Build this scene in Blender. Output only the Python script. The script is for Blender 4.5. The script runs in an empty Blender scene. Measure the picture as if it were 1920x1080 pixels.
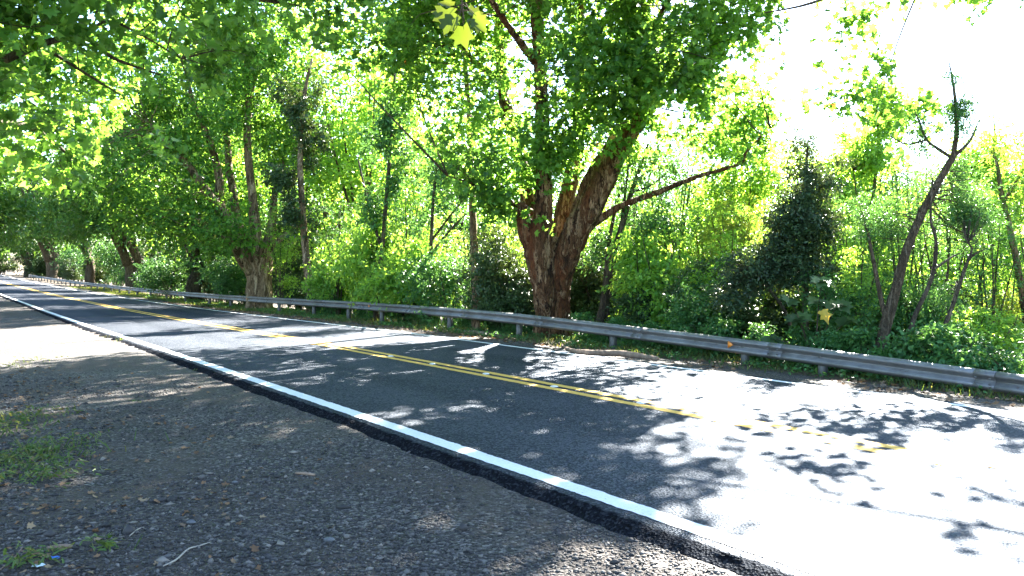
import bpy, math
import numpy as np
from mathutils import Matrix, Vector, Euler

# ------------------------------------------------------------------ camera, sky, sun, exposure
SC = bpy.context.scene
C = SC.collection
F, CX, CY, CAMH = 1507.0, 960.0, 540.0, 1.72          # focal length in pixels of the 1920 wide photograph
PITCH, ROLL = math.atan((540 - 513.72) / F), math.radians(0.688)
cam_d = bpy.data.cameras.new('camera')
cam_d.sensor_width = 36.0
cam_d.lens = 36.0 * F / 1920.0
cam_d.clip_start, cam_d.clip_end = 0.05, 3000
cam = bpy.data.objects.new('camera', cam_d)
C.objects.link(cam)
CAM_M = Matrix.Rotation(math.radians(90) - PITCH, 3, 'X') @ Matrix.Rotation(ROLL, 3, 'Z')
cam.matrix_world = Matrix.Translation((0, 0, CAMH)) @ CAM_M.to_4x4()
SC.camera = cam

SUN_AZ, SUN_EL = math.radians(24.0), math.radians(35.0)
w = bpy.data.worlds.new('World')
SC.world = w
w.use_nodes = True
wn = w.node_tree
bg = wn.nodes['Background']
sky = wn.nodes.new('ShaderNodeTexSky')
sky.sky_type = 'NISHITA'
sky.sun_disc = False
sky.sun_elevation, sky.sun_rotation = SUN_EL, SUN_AZ
sky.dust_density = 0.3
sky.ozone_density = 2.2
sky.air_density = 1.0
wn.links.new(sky.outputs[0], bg.inputs[0])
bg.inputs[1].default_value = 0.05
sd = bpy.data.lights.new('sun', 'SUN')
sd.energy, sd.angle, sd.color = 5.0, math.radians(0.53), (1.0, 0.95, 0.86)
sun = bpy.data.objects.new('sun', sd)
C.objects.link(sun)
SUNV = Vector((math.sin(SUN_AZ) * math.cos(SUN_EL), math.cos(SUN_AZ) * math.cos(SUN_EL), math.sin(SUN_EL)))
sun.rotation_euler = SUNV.to_track_quat('Z', 'Y').to_euler()
sun.location = SUNV * 60
SC.view_settings.view_transform = 'Standard'
SC.view_settings.look = 'None'
SC.view_settings.gamma = 1.0
SC.view_settings.exposure = 4.05
cy = SC.cycles
cy.max_bounces, cy.diffuse_bounces, cy.glossy_bounces, cy.transmission_bounces = 7, 4, 2, 5
cy.caustics_reflective = cy.caustics_refractive = False
cy.sample_clamp_indirect = 8.0
try:
    cy.use_denoising = True
    cy.denoiser = 'OPENIMAGEDENOISE'
except Exception:
    pass

# ------------------------------------------------------------------ helpers: noise, road frame, pixels
def hash3(ix, iy, iz, seed=0):
    n = (ix.astype(np.int64) * 374761393 + iy.astype(np.int64) * 668265263 + iz.astype(np.int64) * 2147483647 + seed * 1274126177) & 0xFFFFFFFF
    n = ((n ^ (n >> 13)) * 1274126177) & 0xFFFFFFFF
    n = (n ^ (n >> 16)) & 0xFFFFFFFF
    return n / 4294967295.0

def noise3(p, seed=0):
    p = np.asarray(p, float)
    i = np.floor(p).astype(np.int64)
    f = p - i
    f = f * f * (3 - 2 * f)
    r = 0
    for dx in (0, 1):
        for dy in (0, 1):
            for dz in (0, 1):
                wgt = (f[..., 0] if dx else 1 - f[..., 0]) * (f[..., 1] if dy else 1 - f[..., 1]) * (f[..., 2] if dz else 1 - f[..., 2])
                r = r + wgt * hash3(i[..., 0] + dx, i[..., 1] + dy, i[..., 2] + dz, seed)
    return r

def noise2(x, y, seed=0):
    return noise3(np.stack([x, y, np.zeros_like(x) + seed * 3.7], -1), seed)

TH = math.radians(36.43)
DV = np.array([-math.sin(TH), math.cos(TH)])
NV = np.array([math.cos(TH), math.sin(TH)])
L_NEAR, L_MID, L_FAR = 4.252, 7.822, 11.423
KS = np.array([-60, -20, -10, 0, 10, 20, 30, 45, 60, 80, 110, 150, 220, 320.])
KC = np.array([0, 0, 0, 0, .014, .06, .226, .66, 1.0, 1.15, 1.331, 1.7, 2.4, 3.4])
KZ = np.array([0, 0, 0, 0, 0, -.033, -.154, -.334, -.427, -.449, -.377, -.15, .45, 1.6])
KRO = np.array([.6, 1.04, 1.44, 1.87, 2.35, 2.70, 2.81, 2.77, 2.71, 2.65, 2.59, 2.52, 2.35, 2.3])
KRZ = np.array([-.6, -.459, -.174, .115, .415, .618, .663, .62, .59, .58, .59, .6, .6, .6])
_sg = np.arange(-60, 320.01, 1.0)

def _smooth(k):
    v = np.interp(_sg, KS, k)
    ker = np.hanning(13)
    ker /= ker.sum()
    return np.convolve(np.pad(v, 6, 'edge'), ker, 'valid')
_C, _Z, _RO, _RZ = (_smooth(k) for k in (KC, KZ, KRO, KRZ))
fc = lambda s: np.interp(s, _sg, _C)
fz = lambda s: np.interp(s, _sg, _Z)
fro = lambda s: np.interp(s, _sg, _RO)
frz = lambda s: np.interp(s, _sg, _RZ)

def road_xy(s, l):
    s = np.asarray(s, float)
    l = np.asarray(l, float) + fc(s)
    return np.stack([s * DV[0] + l * NV[0], s * DV[1] + l * NV[1]], -1)

def to_sl(x, y):
    s = x * DV[0] + y * DV[1]
    return s, x * NV[0] + y * NV[1] - fc(s)

def sstep(a, b, x):
    t = np.clip((x - a) / (b - a), 0, 1)
    return t * t * (3 - 2 * t)

E_NEAR, E_FAR = L_NEAR - 0.17, L_FAR + 0.35            # edges of the asphalt
def shoulder_drop(s):
    return 0.072 - 0.05 * sstep(14, 23, s) - .022 * (noise2(np.asarray(s, float) * .9, np.asarray(s, float) * 0, 77) - .4)

def terrain(x, y):
    x, y = np.asarray(x, float), np.asarray(y, float)
    s, l = to_sl(x, y)
    zr = fz(s)
    n1 = noise2(x * .9, y * .9, 3) - .5
    n2 = noise2(x * 3.1, y * 3.1, 5) - .5
    near = zr - shoulder_drop(s) - .012 * np.clip(E_NEAR - .4 - l, 0, 8) + .045 * n1 * sstep(.3, 1.5, E_NEAR - l) + .018 * n2 * sstep(.2, .8, E_NEAR - l)
    near = near + .06 * np.clip(-6 - l, 0, 60)
    d = l - E_FAR
    drop = -.04 - .10 * sstep(0, 2.6, d) - .11 * np.clip(d - 4.5, 0, 14) - .02 * np.clip(d - 18, 0, 30) + .04 * np.clip(d - 70, 0, 400)
    far = zr + drop + .05 * n1 * sstep(.3, 2, d) + .03 * n2 * sstep(.2, .8, d) + .5 * (noise2(x * .13, y * .13, 8) - .5) * sstep(4, 12, d)
    under = zr - .15
    z = np.where(l < E_NEAR - .02, near, np.where(l > E_FAR - .02, far, under))
    return z

def ray(px, py):
    d = CAM_M @ Vector(((px - CX) / F, -(py - CY) / F, -1.0))
    return np.array(d)

def P(px, py, Y):
    d = ray(px, py)
    return np.array([0, 0, CAMH]) + d * (Y / d[1])

def ground_px(px, py):
    d = ray(px, py)
    Y = np.arange(1.5, 260, .02)
    pts = np.array([0, 0, CAMH])[None] + d[None] * (Y / d[1])[:, None]
    t = terrain(pts[:, 0], pts[:, 1])
    s, l = to_sl(pts[:, 0], pts[:, 1])
    t = np.where((l > E_NEAR) & (l < E_FAR), fz(s), t)
    k = np.argmax(pts[:, 2] < t)
    q = pts[k].copy()
    q[2] = t[k]
    return q

def base_at(px, Y):
    d = ray(px, 540)
    x = d[0] * Y / d[1]
    return np.array([x, Y, float(terrain(x, Y))])

def on_line(px, l):
    """the point of the line l metres across the road seen in column px"""
    s = np.arange(-25, 260, .05)
    xy = road_xy(s, l if not callable(l) else l(s))
    u = np.where(xy[:, 1] > 1, xy[:, 0] / np.maximum(xy[:, 1], .01), 9)
    k = np.argmin(np.abs(u - (px - CX) / F))
    return s[k], xy[k]

_rs = np.arange(-20, 170, .25)
_rxy = road_xy(_rs, L_FAR + fro(_rs))
_ru = np.where(_rxy[:, 1] > 1, CX + F * _rxy[:, 0] / np.maximum(_rxy[:, 1], .1), 9e9)
_o = np.argsort(_ru)
def rail_depth(px):
    return float(np.interp(px, _ru[_o], _rxy[_o, 1]))

# ------------------------------------------------------------------ helpers: meshes and objects
def make_mesh(name, V, counts, idx, attrs=None, smooth=False):
    me = bpy.data.meshes.new(name)
    V = np.asarray(V, np.float32).reshape(-1, 3)
    counts = np.asarray(counts, np.int32)
    idx = np.asarray(idx, np.int32)
    me.vertices.add(len(V))
    me.vertices.foreach_set('co', V.ravel())
    me.loops.add(len(idx))
    me.loops.foreach_set('vertex_index', idx)
    me.polygons.add(len(counts))
    st = np.zeros(len(counts), np.int32)
    st[1:] = np.cumsum(counts)[:-1]
    me.polygons.foreach_set('loop_start', st)
    if smooth:
        me.polygons.foreach_set('use_smooth', np.ones(len(counts), bool))
    for k, (dom, v) in (attrs or {}).items():
        a = me.attributes.new(k, 'FLOAT', dom)
        a.data.foreach_set('value', np.asarray(v, np.float32))
    me.update(calc_edges=True)
    me.validate()
    return me

class MB:
    """collects pieces of one mesh"""
    def __init__(self):
        self.V, self.c, self.i, self.n = [], [], [], 0
    def add(self, V, faces):
        V = np.asarray(V, float).reshape(-1, 3)
        for f in faces:
            self.c.append(len(f))
            self.i.extend(int(k) + self.n for k in f)
        self.V.append(V)
        self.n += len(V)
    def addraw(self, V, counts, idx):
        self.V.append(V)
        self.c.extend(list(counts))
        self.i.extend(list(np.asarray(idx) + self.n))
        self.n += len(V)
    def box(self, c, r, M=None):
        q = np.array([[x, y, z] for x in (-1, 1) for y in (-1, 1) for z in (-1, 1)], float) * np.array(r)
        if M is not None:
            q = q @ np.array(M).T
        self.add(q + np.array(c), [(0, 1, 3, 2), (4, 6, 7, 5), (0, 4, 5, 1), (2, 3, 7, 6), (0, 2, 6, 4), (1, 5, 7, 3)])
    def tube(self, pts, rad, sides=8, rough=0., seed=0, flute=0.):
        pts = np.asarray(pts, float)
        rad = np.asarray(rad, float)
        n = len(pts)
        tan = np.gradient(pts, axis=0)
        tan /= np.linalg.norm(tan, axis=1, keepdims=True) + 1e-9
        ref = np.array([1., 0, 0]) if abs(tan[0, 0]) < .8 else np.array([0, 1., 0])
        ang = np.arange(sides) / sides * 2 * np.pi
        V = np.zeros((n, sides, 3))
        for k in range(n):
            a = np.cross(tan[k], ref)
            a /= np.linalg.norm(a) + 1e-9
            b = np.cross(tan[k], a)
            ref = np.cross(a, tan[k])
            r = rad[k] * np.ones(sides)
            if flute:
                r = r * (1 + flute * np.sin(5 * ang + seed) * .6 + flute * np.sin(3 * ang + 2 * seed + k * .12))
            V[k] = pts[k] + r[:, None] * (np.cos(ang)[:, None] * a + np.sin(ang)[:, None] * b)
        V = V.reshape(-1, 3)
        if rough:
            V += (np.stack([noise3(V * 4 + q * 17, seed + q) for q in range(3)], -1) - .5) * rough * np.repeat(rad, sides)[:, None]
        k = np.arange(n - 1)[:, None] * sides
        j = np.arange(sides)[None]
        j2 = (j + 1) % sides
        quads = np.stack([k + j, k + j2, k + sides + j2, k + sides + j], -1).reshape(-1, 4)
        self.addraw(V, [4] * len(quads) + [sides, sides], np.concatenate([quads.ravel(), np.arange(sides)[::-1], (n - 1) * sides + np.arange(sides)]))
    def mesh(self, name, smooth=False):
        return make_mesh(name, np.concatenate(self.V), self.c, self.i, smooth=smooth)

def obj(name, me, mat=None, parent=None):
    o = bpy.data.objects.new(name, me)
    C.objects.link(o)
    if mat is not None and me is not None and not me.materials:
        me.materials.append(mat)
    if parent is not None:
        o.parent = parent
    return o

def tag(o, label, cat, group=None):
    o['label'], o['category'] = label, cat
    if group:
        o['group'] = group
    return o

def thing(name, label, cat, loc, rz=0., group=None, scale=1.):
    o = bpy.data.objects.new(name, None)
    C.objects.link(o)
    o.empty_display_size = .3
    o.location = tuple(float(v) for v in loc)
    o.rotation_euler = (0, 0, rz)
    o.scale = (scale,) * 3 if not hasattr(scale, '__len__') else scale
    return tag(o, label, cat, group)

def struct(name, me, mat, kind='structure'):
    o = obj(name, me, mat)
    o['kind'] = kind
    return o

def dup(root, loc, rz=0., scale=1., label=None, cat=None, group=None):
    r = root.copy()
    C.objects.link(r)
    r.location = tuple(float(v) for v in loc)
    r.rotation_euler = (0, 0, rz)
    r.scale = (scale,) * 3 if not hasattr(scale, '__len__') else scale
    if label: r['label'] = label
    if cat: r['category'] = cat
    if group: r['group'] = group
    elif 'group' in r: del r['group']
    for ch in list(root.children):
        c = ch.copy()
        C.objects.link(c)
        c.parent = r
    return r

# ------------------------------------------------------------------ materials
class NT:
    def __init__(self, name):
        self.m = bpy.data.materials.new(name)
        self.m.use_nodes = True
        self.t = self.m.node_tree
        self.b = self.t.nodes['Principled BSDF']
        self.out = self.t.nodes['Material Output']
    def n(self, typ, **kw):
        o = self.t.nodes.new(typ)
        for k, v in kw.items():
            if k.startswith('_'):
                setattr(o, k[1:], v)
            else:
                o.inputs[k].default_value = v
        return o
    def l(self, a, b):
        self.t.links.new(a, b)
    def coord(self, scale=(1, 1, 1)):
        tc = self.n('ShaderNodeTexCoord')
        mp = self.n('ShaderNodeMapping')
        mp.inputs['Scale'].default_value = scale
        self.l(tc.outputs['Object'], mp.inputs[0])
        return mp.outputs[0]
    def noise(self, vec, scale, detail=4., rough=.6):
        o = self.n('ShaderNodeTexNoise', Scale=scale, Detail=detail, Roughness=rough)
        self.l(vec, o.inputs['Vector'])
        return o.outputs['Fac']
    def vor(self, vec, scale, feature='F1', out='Distance'):
        o = self.n('ShaderNodeTexVoronoi', _feature=feature, Scale=scale)
        self.l(vec, o.inputs['Vector'])
        return o.outputs[out]
    def ramp(self, fac, stops):
        o = self.n('ShaderNodeValToRGB')
        e = o.color_ramp.elements
        while len(e) < len(stops):
            e.new(.5)
        for k, (p, c) in enumerate(stops):
            e[k].position = p
            e[k].color = (*c, 1) if len(c) == 3 else c
        self.l(fac, o.inputs[0])
        return o.outputs[0]
    def mix(self, fac, a, b, mode='MIX'):
        o = self.n('ShaderNodeMix', _data_type='RGBA', _blend_type=mode)
        for sock, v in ((o.inputs[0], fac), (o.inputs[6], a), (o.inputs[7], b)):
            if hasattr(v, 'is_output'):
                self.l(v, sock)
            else:
                sock.default_value = v if not hasattr(v, '__len__') else (*v, 1)
        return o.outputs[2]
    def math(self, op, a, b=0.):
        o = self.n('ShaderNodeMath', _operation=op)
        for sock, v in ((o.inputs[0], a), (o.inputs[1], b)):
            if hasattr(v, 'is_output'):
                self.l(v, sock)
            else:
                sock.default_value = v
        return o.outputs[0]
    def attr(self, name):
        return self.n('ShaderNodeAttribute', _attribute_name=name).outputs['Fac']
    def bump(self, h, strength=.5, dist=.01, normal=None):
        o = self.n('ShaderNodeBump', Strength=strength, Distance=dist)
        self.l(h, o.inputs['Height'])
        if normal is not None:
            self.l(normal, o.inputs['Normal'])
        self.l(o.outputs[0], self.b.inputs['Normal'])
        return o.outputs[0]
    def col(self, c):
        if hasattr(c, 'is_output'):
            self.l(c, self.b.inputs['Base Color'])
        else:
            self.b.inputs['Base Color'].default_value = (*c, 1)
    def set(self, **kw):
        for k, v in kw.items():
            self.b.inputs[k.replace('_', ' ')].default_value = v

def leaf_mat(name, cols, trans=.45, spec=.35, rough=.42, tcol=(2.3, 1.6, .8), dead=0.):
    """leaf blade: reflecting and letting light through; each leaf has its own shade of the colour"""
    t = NT(name)
    r = t.attr('rnd')
    n = len(cols)
    stops = [(k / max(1, n - 1) * (1 - dead), c) for k, c in enumerate(cols)]
    if dead:
        stops.append((1 - dead * .5, (.30, .17, .05)))
    c = t.ramp(r, stops)
    t.col(c)
    t.set(Roughness=rough, Specular_IOR_Level=spec)
    tr = t.n('ShaderNodeBsdfTranslucent')
    t.l(t.mix(1.0, c, tcol, 'MULTIPLY'), tr.inputs[0])
    mx = t.n('ShaderNodeMixShader')
    mx.inputs[0].default_value = trans
    t.l(t.b.outputs[0], mx.inputs[1])
    t.l(tr.outputs[0], mx.inputs[2])
    t.l(mx.outputs[0], t.out.inputs[0])
    return t.m

M = {}
M['plane_leaf'] = leaf_mat('plane_leaf', [(0.0269, 0.092, 0.0169), (0.0555, 0.1699, 0.0286), (0.102, 0.2714, 0.0447), (0.155, 0.354, 0.0638)], dead=.02, trans=.55, tcol=(2.4, 1.6, .95))
M['far_leaf'] = leaf_mat('far_leaf', [(0.0323, 0.1062, 0.0202), (0.05, 0.1444, 0.0257), (0.0734, 0.1869, 0.0322), (0.0999, 0.2209, 0.0459)], trans=.35)
M['bright_leaf'] = leaf_mat('bright_leaf', [(0.0734, 0.2006, 0.0382), (0.1142, 0.2832, 0.051), (0.1632, 0.354, 0.0638), (0.2203, 0.413, 0.102)], trans=.55, tcol=(2.55, 1.75, .9))  # light leaf of the sunlit plants; part of their sunlight is in this colour
M['dark_leaf'] = leaf_mat('dark_leaf', [(.022, .05, .02), (.032, .07, .024), (.045, .09, .03), (.06, .12, .035)], trans=.25)  # also colours the shaded shrubs, so part of their shade is painted in
M['evergreen_leaf'] = leaf_mat('evergreen_leaf', [(.020, .045, .024), (.030, .062, .030), (.042, .085, .036), (.065, .12, .045)], trans=.25)
M['mid_leaf'] = leaf_mat('mid_leaf', [(0.0277, 0.0968, 0.0281), (0.0416, 0.1355, 0.0382), (0.059, 0.1742, 0.0447), (0.0902, 0.2225, 0.0638)], trans=.34, tcol=(2.3, 1.6, 1.0))
M['bamboo_leaf'] = leaf_mat('bamboo_leaf', [(.09, .17, .03), (.13, .22, .04), (.18, .27, .05)], trans=.5)
M['young_leaf'] = leaf_mat('young_leaf', [(.03, .065, .010), (.042, .08, .011), (.055, .09, .012)], trans=.5)
M['yellow_leaf'] = leaf_mat('yellow_leaf', [(.45, .34, .04), (.5, .38, .05)], trans=.4)
M['grass'] = leaf_mat('grass', [(.04, .085, .022), (.06, .12, .028), (.09, .15, .04), (.14, .16, .06)], trans=.35)
M['dead_leaf'] = leaf_mat('dead_leaf', [(.10, .06, .035), (.16, .095, .055), (.22, .13, .07), (.13, .10, .075), (.28, .20, .12)], trans=.12, spec=.15, rough=.8, tcol=(1, .8, .5))

def bark_mat(name, dark, mid, pale, scale=1., red=None):
    t = NT(name)
    v = t.coord((1, 1, .22))
    warp = t.noise(v, 3 * scale, 5, .6)
    vw = t.n('ShaderNodeVectorMath', _operation='ADD')
    t.l(v, vw.inputs[0])
    t.l(warp, vw.inputs[1])
    a = t.vor(vw.outputs[0], 7 * scale, 'F1', 'Color')
    sep = t.n('ShaderNodeSeparateColor')
    t.l(a, sep.inputs[0])
    flake = sep.outputs[0]
    edge = t.vor(vw.outputs[0], 7 * scale, 'DISTANCE_TO_EDGE')
    fine = t.noise(v, 26 * scale, 6, .7)
    c = t.ramp(t.math('ADD', t.math('MULTIPLY', flake, .75), t.math('MULTIPLY', fine, .35)), [(.15, dark), (.45, mid), (.62, mid), (.85, pale)])
    if red is not None:
        big = t.noise(t.coord((1, 1, .25)), 1.6 * scale, 4, .6)
        c = t.mix(t.ramp(big, [(.52, (0, 0, 0)), (.66, (1, 1, 1))]), c, red)
    c = t.mix(t.ramp(fine, [(.3, (1, 1, 1)), (.5, (0, 0, 0))]), c, tuple(x * .45 for x in dark))
    t.col(c)
    t.set(Roughness=.85, Specular_IOR_Level=.2)
    h = t.math('ADD', t.math('MULTIPLY', t.ramp(edge, [(0, (0, 0, 0)), (.12, (1, 1, 1))]), .6), t.math('ADD', t.math('MULTIPLY', flake, .5), t.math('MULTIPLY', fine, .8)))
    t.bump(h, 1., .07)
    return t.m

M['plane_bark'] = bark_mat('plane_bark', (.013, .006, .003), (.115, .057, .026), (.33, .215, .12), 1.15, (.135, .048, .018))
M['pale_bark'] = bark_mat('pale_bark', (.05, .035, .02), (.22, .15, .085), (.40, .31, .195), .9)
M['dark_bark'] = bark_mat('dark_bark', (.035, .028, .02), (.08, .065, .045), (.16, .13, .09), 1.5)
M['slim_bark'] = bark_mat('slim_bark', (.05, .037, .022), (.12, .09, .055), (.20, .16, .105), 2.2)

def asphalt_mat():
    t = NT('asphalt')
    v = t.coord()
    g = t.vor(v, 52, 'F1', 'Color')
    sep = t.n('ShaderNodeSeparateColor')
    t.l(g, sep.inputs[0])
    big = t.noise(v, .35, 4, .55)
    mid = t.noise(v, 3., 5, .6)
    lat = t.attr('lat')
    wheel = t.math('MULTIPLY', lat, .25)
    s = t.math('ADD', t.math('ADD', t.math('MULTIPLY', sep.outputs[0], .75), t.math('MULTIPLY', big, .45)), t.math('ADD', t.math('MULTIPLY', mid, .25), wheel))
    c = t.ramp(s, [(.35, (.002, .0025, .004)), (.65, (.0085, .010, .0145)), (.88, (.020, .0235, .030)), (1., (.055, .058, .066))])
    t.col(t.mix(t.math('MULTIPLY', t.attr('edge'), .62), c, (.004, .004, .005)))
    rg = t.ramp(s, [(.2, (.60, .60, .60)), (1.0, (.40, .40, .40))])
    t.l(t.mix(t.attr('edge'), rg, (.95, .95, .95)), t.b.inputs['Roughness'])
    t.set(Specular_IOR_Level=0.)
    h = t.math('ADD', t.vor(v, 52), t.math('MULTIPLY', t.noise(v, 160, 2, .5), .4))
    nb = t.bump(h, .9, .012)
    gl = t.n('ShaderNodeBsdfAnisotropic', Roughness=.45)          # the sheen of the stones, dulled at grazing angles by the rough surface
    gl.inputs['Color'].default_value = (.80, .88, 1., 1)
    t.l(nb, gl.inputs['Normal'])
    mx = t.n('ShaderNodeMixShader')
    t.l(t.math('MULTIPLY', t.math('SUBTRACT', 1.1, t.attr('edge')), .048), mx.inputs[0])
    t.l(t.b.outputs[0], mx.inputs[1])
    t.l(gl.outputs[0], mx.inputs[2])
    t.l(mx.outputs[0], t.out.inputs[0])
    return t.m
M['asphalt'] = asphalt_mat()

def paint_mat(name, c, wear):
    t = NT(name)
    v = t.coord()
    n = t.noise(v, 40, 6, .75)
    b = t.noise(v, 2.2, 4, .6)
    s = t.math('ADD', t.math('MULTIPLY', n, .75), t.math('MULTIPLY', b, .35))
    t.col(t.ramp(s, [(wear - .06, (.07, .07, .07)), (wear, tuple(x * .8 for x in c)), (.75, c)]))
    t.set(Roughness=.75, Specular_IOR_Level=.15)
    t.bump(t.math('ADD', t.vor(v, 95), t.math('MULTIPLY', n, .5)), .4, .005)
    return t.m
M['white_paint'] = paint_mat('white_paint', (.80, .78, .74), .44)
M['yellow_paint'] = paint_mat('yellow_paint', (.74, .44, .10), .43)

def ground_mat():
    t = NT('ground')
    v = t.coord()
    g1 = t.vor(v, 42, 'F1', 'Color')
    sep = t.n('ShaderNodeSeparateColor')
    t.l(g1, sep.inputs[0])
    soil = t.noise(v, .55, 5, .6)
    fine = t.noise(v, 60, 5, .7)
    chips = t.ramp(t.math('ADD', t.math('MULTIPLY', sep.outputs[0], .8), t.math('MULTIPLY', fine, .3)), [(.2, (.006, .005, .005)), (.5, (.033, .028, .026)), (.72, (.078, .07, .065)), (.95, (.21, .19, .17))])
    dirt = t.ramp(t.math('ADD', t.math('MULTIPLY', fine, .7), t.math('MULTIPLY', soil, .3)), [(.3, (.022, .016, .013)), (.55, (.06, .045, .036)), (.75, (.11, .085, .068))])
    gravel = t.mix(t.ramp(t.math('ADD', t.math('MULTIPLY', soil, .8), t.math('MULTIPLY', t.noise(v, 9, 4, .65), .35)), [(.5, (0, 0, 0)), (.68, (1, 1, 1))]), chips, dirt)
    litter = t.ramp(t.noise(v, 18, 6, .75), [(.3, (.03, .022, .014)), (.5, (.085, .06, .035)), (.7, (.17, .12, .07))])
    zone = t.attr('forest')
    zz = t.ramp(t.math('ADD', zone, t.math('MULTIPLY', t.math('SUBTRACT', t.noise(v, 2.5, 4, .6), .5), .7)), [(.4, (0, 0, 0)), (.6, (1, 1, 1))])
    t.col(t.mix(zz, gravel, litter))
    t.set(Roughness=.8, Specular_IOR_Level=.35)
    h = t.math('ADD', t.math('MULTIPLY', t.vor(v, 42), -1.), t.math('MULTIPLY', fine, .6))
    t.bump(h, 1., .03)
    return t.m
M['ground'] = ground_mat()

def simple_mat(name, c, rough=.6, metal=0., spec=.4, var=.35, scale=12, bump=.2):
    t = NT(name)
    v = t.coord()
    n = t.noise(v, scale, 6, .65)
    t.col(t.ramp(n, [(.25, tuple(x * (1 - var) for x in c)), (.75, tuple(min(1, x * (1 + var)) for x in c))]))
    t.set(Roughness=rough, Metallic=metal, Specular_IOR_Level=spec)
    if bump:
        t.bump(n, bump, .01)
    return t.m
def steel_mat():
    t = NT('galvanised_steel')
    v = t.coord()
    n = t.noise(v, 1.3, 6, .7)
    st = t.noise(t.coord((2, 2, 30)), 2, 4, .7)
    f = t.math('ADD', t.math('MULTIPLY', n, .6), t.math('MULTIPLY', st, .4))
    c = t.ramp(f, [(.3, (.085, .08, .072)), (.5, (.17, .17, .17)), (.7, (.27, .275, .285))])
    c = t.mix(t.ramp(t.noise(v, 5, 5, .7), [(.62, (0, 0, 0)), (.75, (1, 1, 1))]), c, (.08, .055, .038))
    t.col(c)
    t.set(Metallic=.45)
    t.l(t.ramp(f, [(.3, (.6, .6, .6)), (.7, (.42, .42, .42))]), t.b.inputs['Roughness'])
    t.bump(n, .15, .004)
    return t.m
M['steel'] = steel_mat()
M['post'] = simple_mat('post_steel', (.11, .11, .105), .6, .35)
M['orange'] = simple_mat('orange_reflector', (.75, .24, .03), .35, 0, .5, .15, 30, 0)
M['stud'] = simple_mat('stud_plastic', (.62, .62, .60), .4)
def stone_mat():
    t = NT('gravel_stone')
    r = t.attr('rnd')
    t.col(t.mix(t.math('MULTIPLY', t.noise(t.coord(), 60, 4, .6), .5), t.ramp(r, [(0, (.012, .011, .010)), (.5, (.045, .039, .037)), (.85, (.11, .099, .092)), (1., (.25, .215, .18))]), (.03, .03, .03)))
    t.set(Roughness=.7, Specular_IOR_Level=.4)
    return t.m
M['stone'] = stone_mat()
M['pebble'] = simple_mat('pebble_stone', (.09, .092, .097), .75, 0, .4, .5, 40)
M['dry_wood'] = simple_mat('dry_wood', (.20, .14, .10), .85, 0, .2, .5, 9, .5)
M['twig'] = simple_mat('grey_twig', (.30, .26, .21), .85, 0, .2, .3, 9, .3)
M['blue'] = simple_mat('blue_wrapper', (.04, .16, .55), .35, 0, .5, .2, 20, .2)
M['white_scrap'] = simple_mat('pale_paper', (.62, .70, .72), .6, 0, .3, .15, 20, .2)

# ------------------------------------------------------------------ ground, road and markings
def axis(parts):
    return np.unique(np.concatenate([np.arange(a, b, st) for a, b, st in parts]))
xs = axis([(-700, -120, 20), (-120, -30, 2), (-30, -10, .5), (-10, 8, .09), (8, 30, .5), (30, 120, 3), (120, 701, 20)])
ys = axis([(-60, 0, 2), (0, 2.5, .3), (2.5, 18, .09), (18, 60, .4), (60, 220, 2), (220, 1200.1, 20)])
# drop duplicates that are too close together
xs = xs[np.concatenate([[True], np.diff(xs) > .02])]
ys = ys[np.concatenate([[True], np.diff(ys) > .02])]
GX, GY = np.meshgrid(xs, ys)
GZ = terrain(GX, GY)
gs, gl = to_sl(GX, GY)
nx, ny = len(xs), len(ys)
ii = (np.arange(ny - 1)[:, None] * nx + np.arange(nx - 1)[None]).ravel()
q = np.stack([ii, ii + 1, ii + nx + 1, ii + nx], -1)
forest = np.clip(sstep(E_FAR + .5, E_FAR + 2.6, gl) + sstep(E_NEAR - 4.2, E_NEAR - 6.5, gl) * .62, 0, 1)
me = make_mesh('ground', np.stack([GX, GY, GZ], -1), [4] * len(q), q.ravel(), {'forest': ('POINT', forest.ravel())}, smooth=True)
struct('ground', me, M['ground'])

def strip(name, s, prof, mat, lat=None, edge=None):
    """prof(s) -> list of (l, z) arrays across the road"""
    cols = prof(s)
    V = []
    for l, z in cols:
        xy = road_xy(s, l)
        V.append(np.concatenate([xy, (fz(s) + z)[:, None]], 1))
    V = np.stack(V, 1)
    n, k = V.shape[:2]
    i = (np.arange(n - 1)[:, None] * k + np.arange(k - 1)[None]).ravel()
    qd = np.stack([i, i + 1, i + k + 1, i + k], -1)
    at = {}
    if lat is not None:
        at = {'lat': ('POINT', np.tile(lat, n)), 'edge': ('POINT', np.tile(edge, n))}
    me = make_mesh(name, V.reshape(-1, 3), [4] * len(qd), qd.ravel(), at, smooth=True)
    return struct(name, me, mat)

S_ROAD = np.concatenate([np.arange(-55, -6, 1.), np.arange(-6, 24, .035), np.arange(24, 60, .5), np.arange(60, 318, 2.)])
def edge_wobble(s, k=0):
    return (noise2(s * 2.3, s * 0 + k, 11) - .5) * .05 + (noise2(s * 9., s * 0 + k, 12) - .5) * .035

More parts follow.
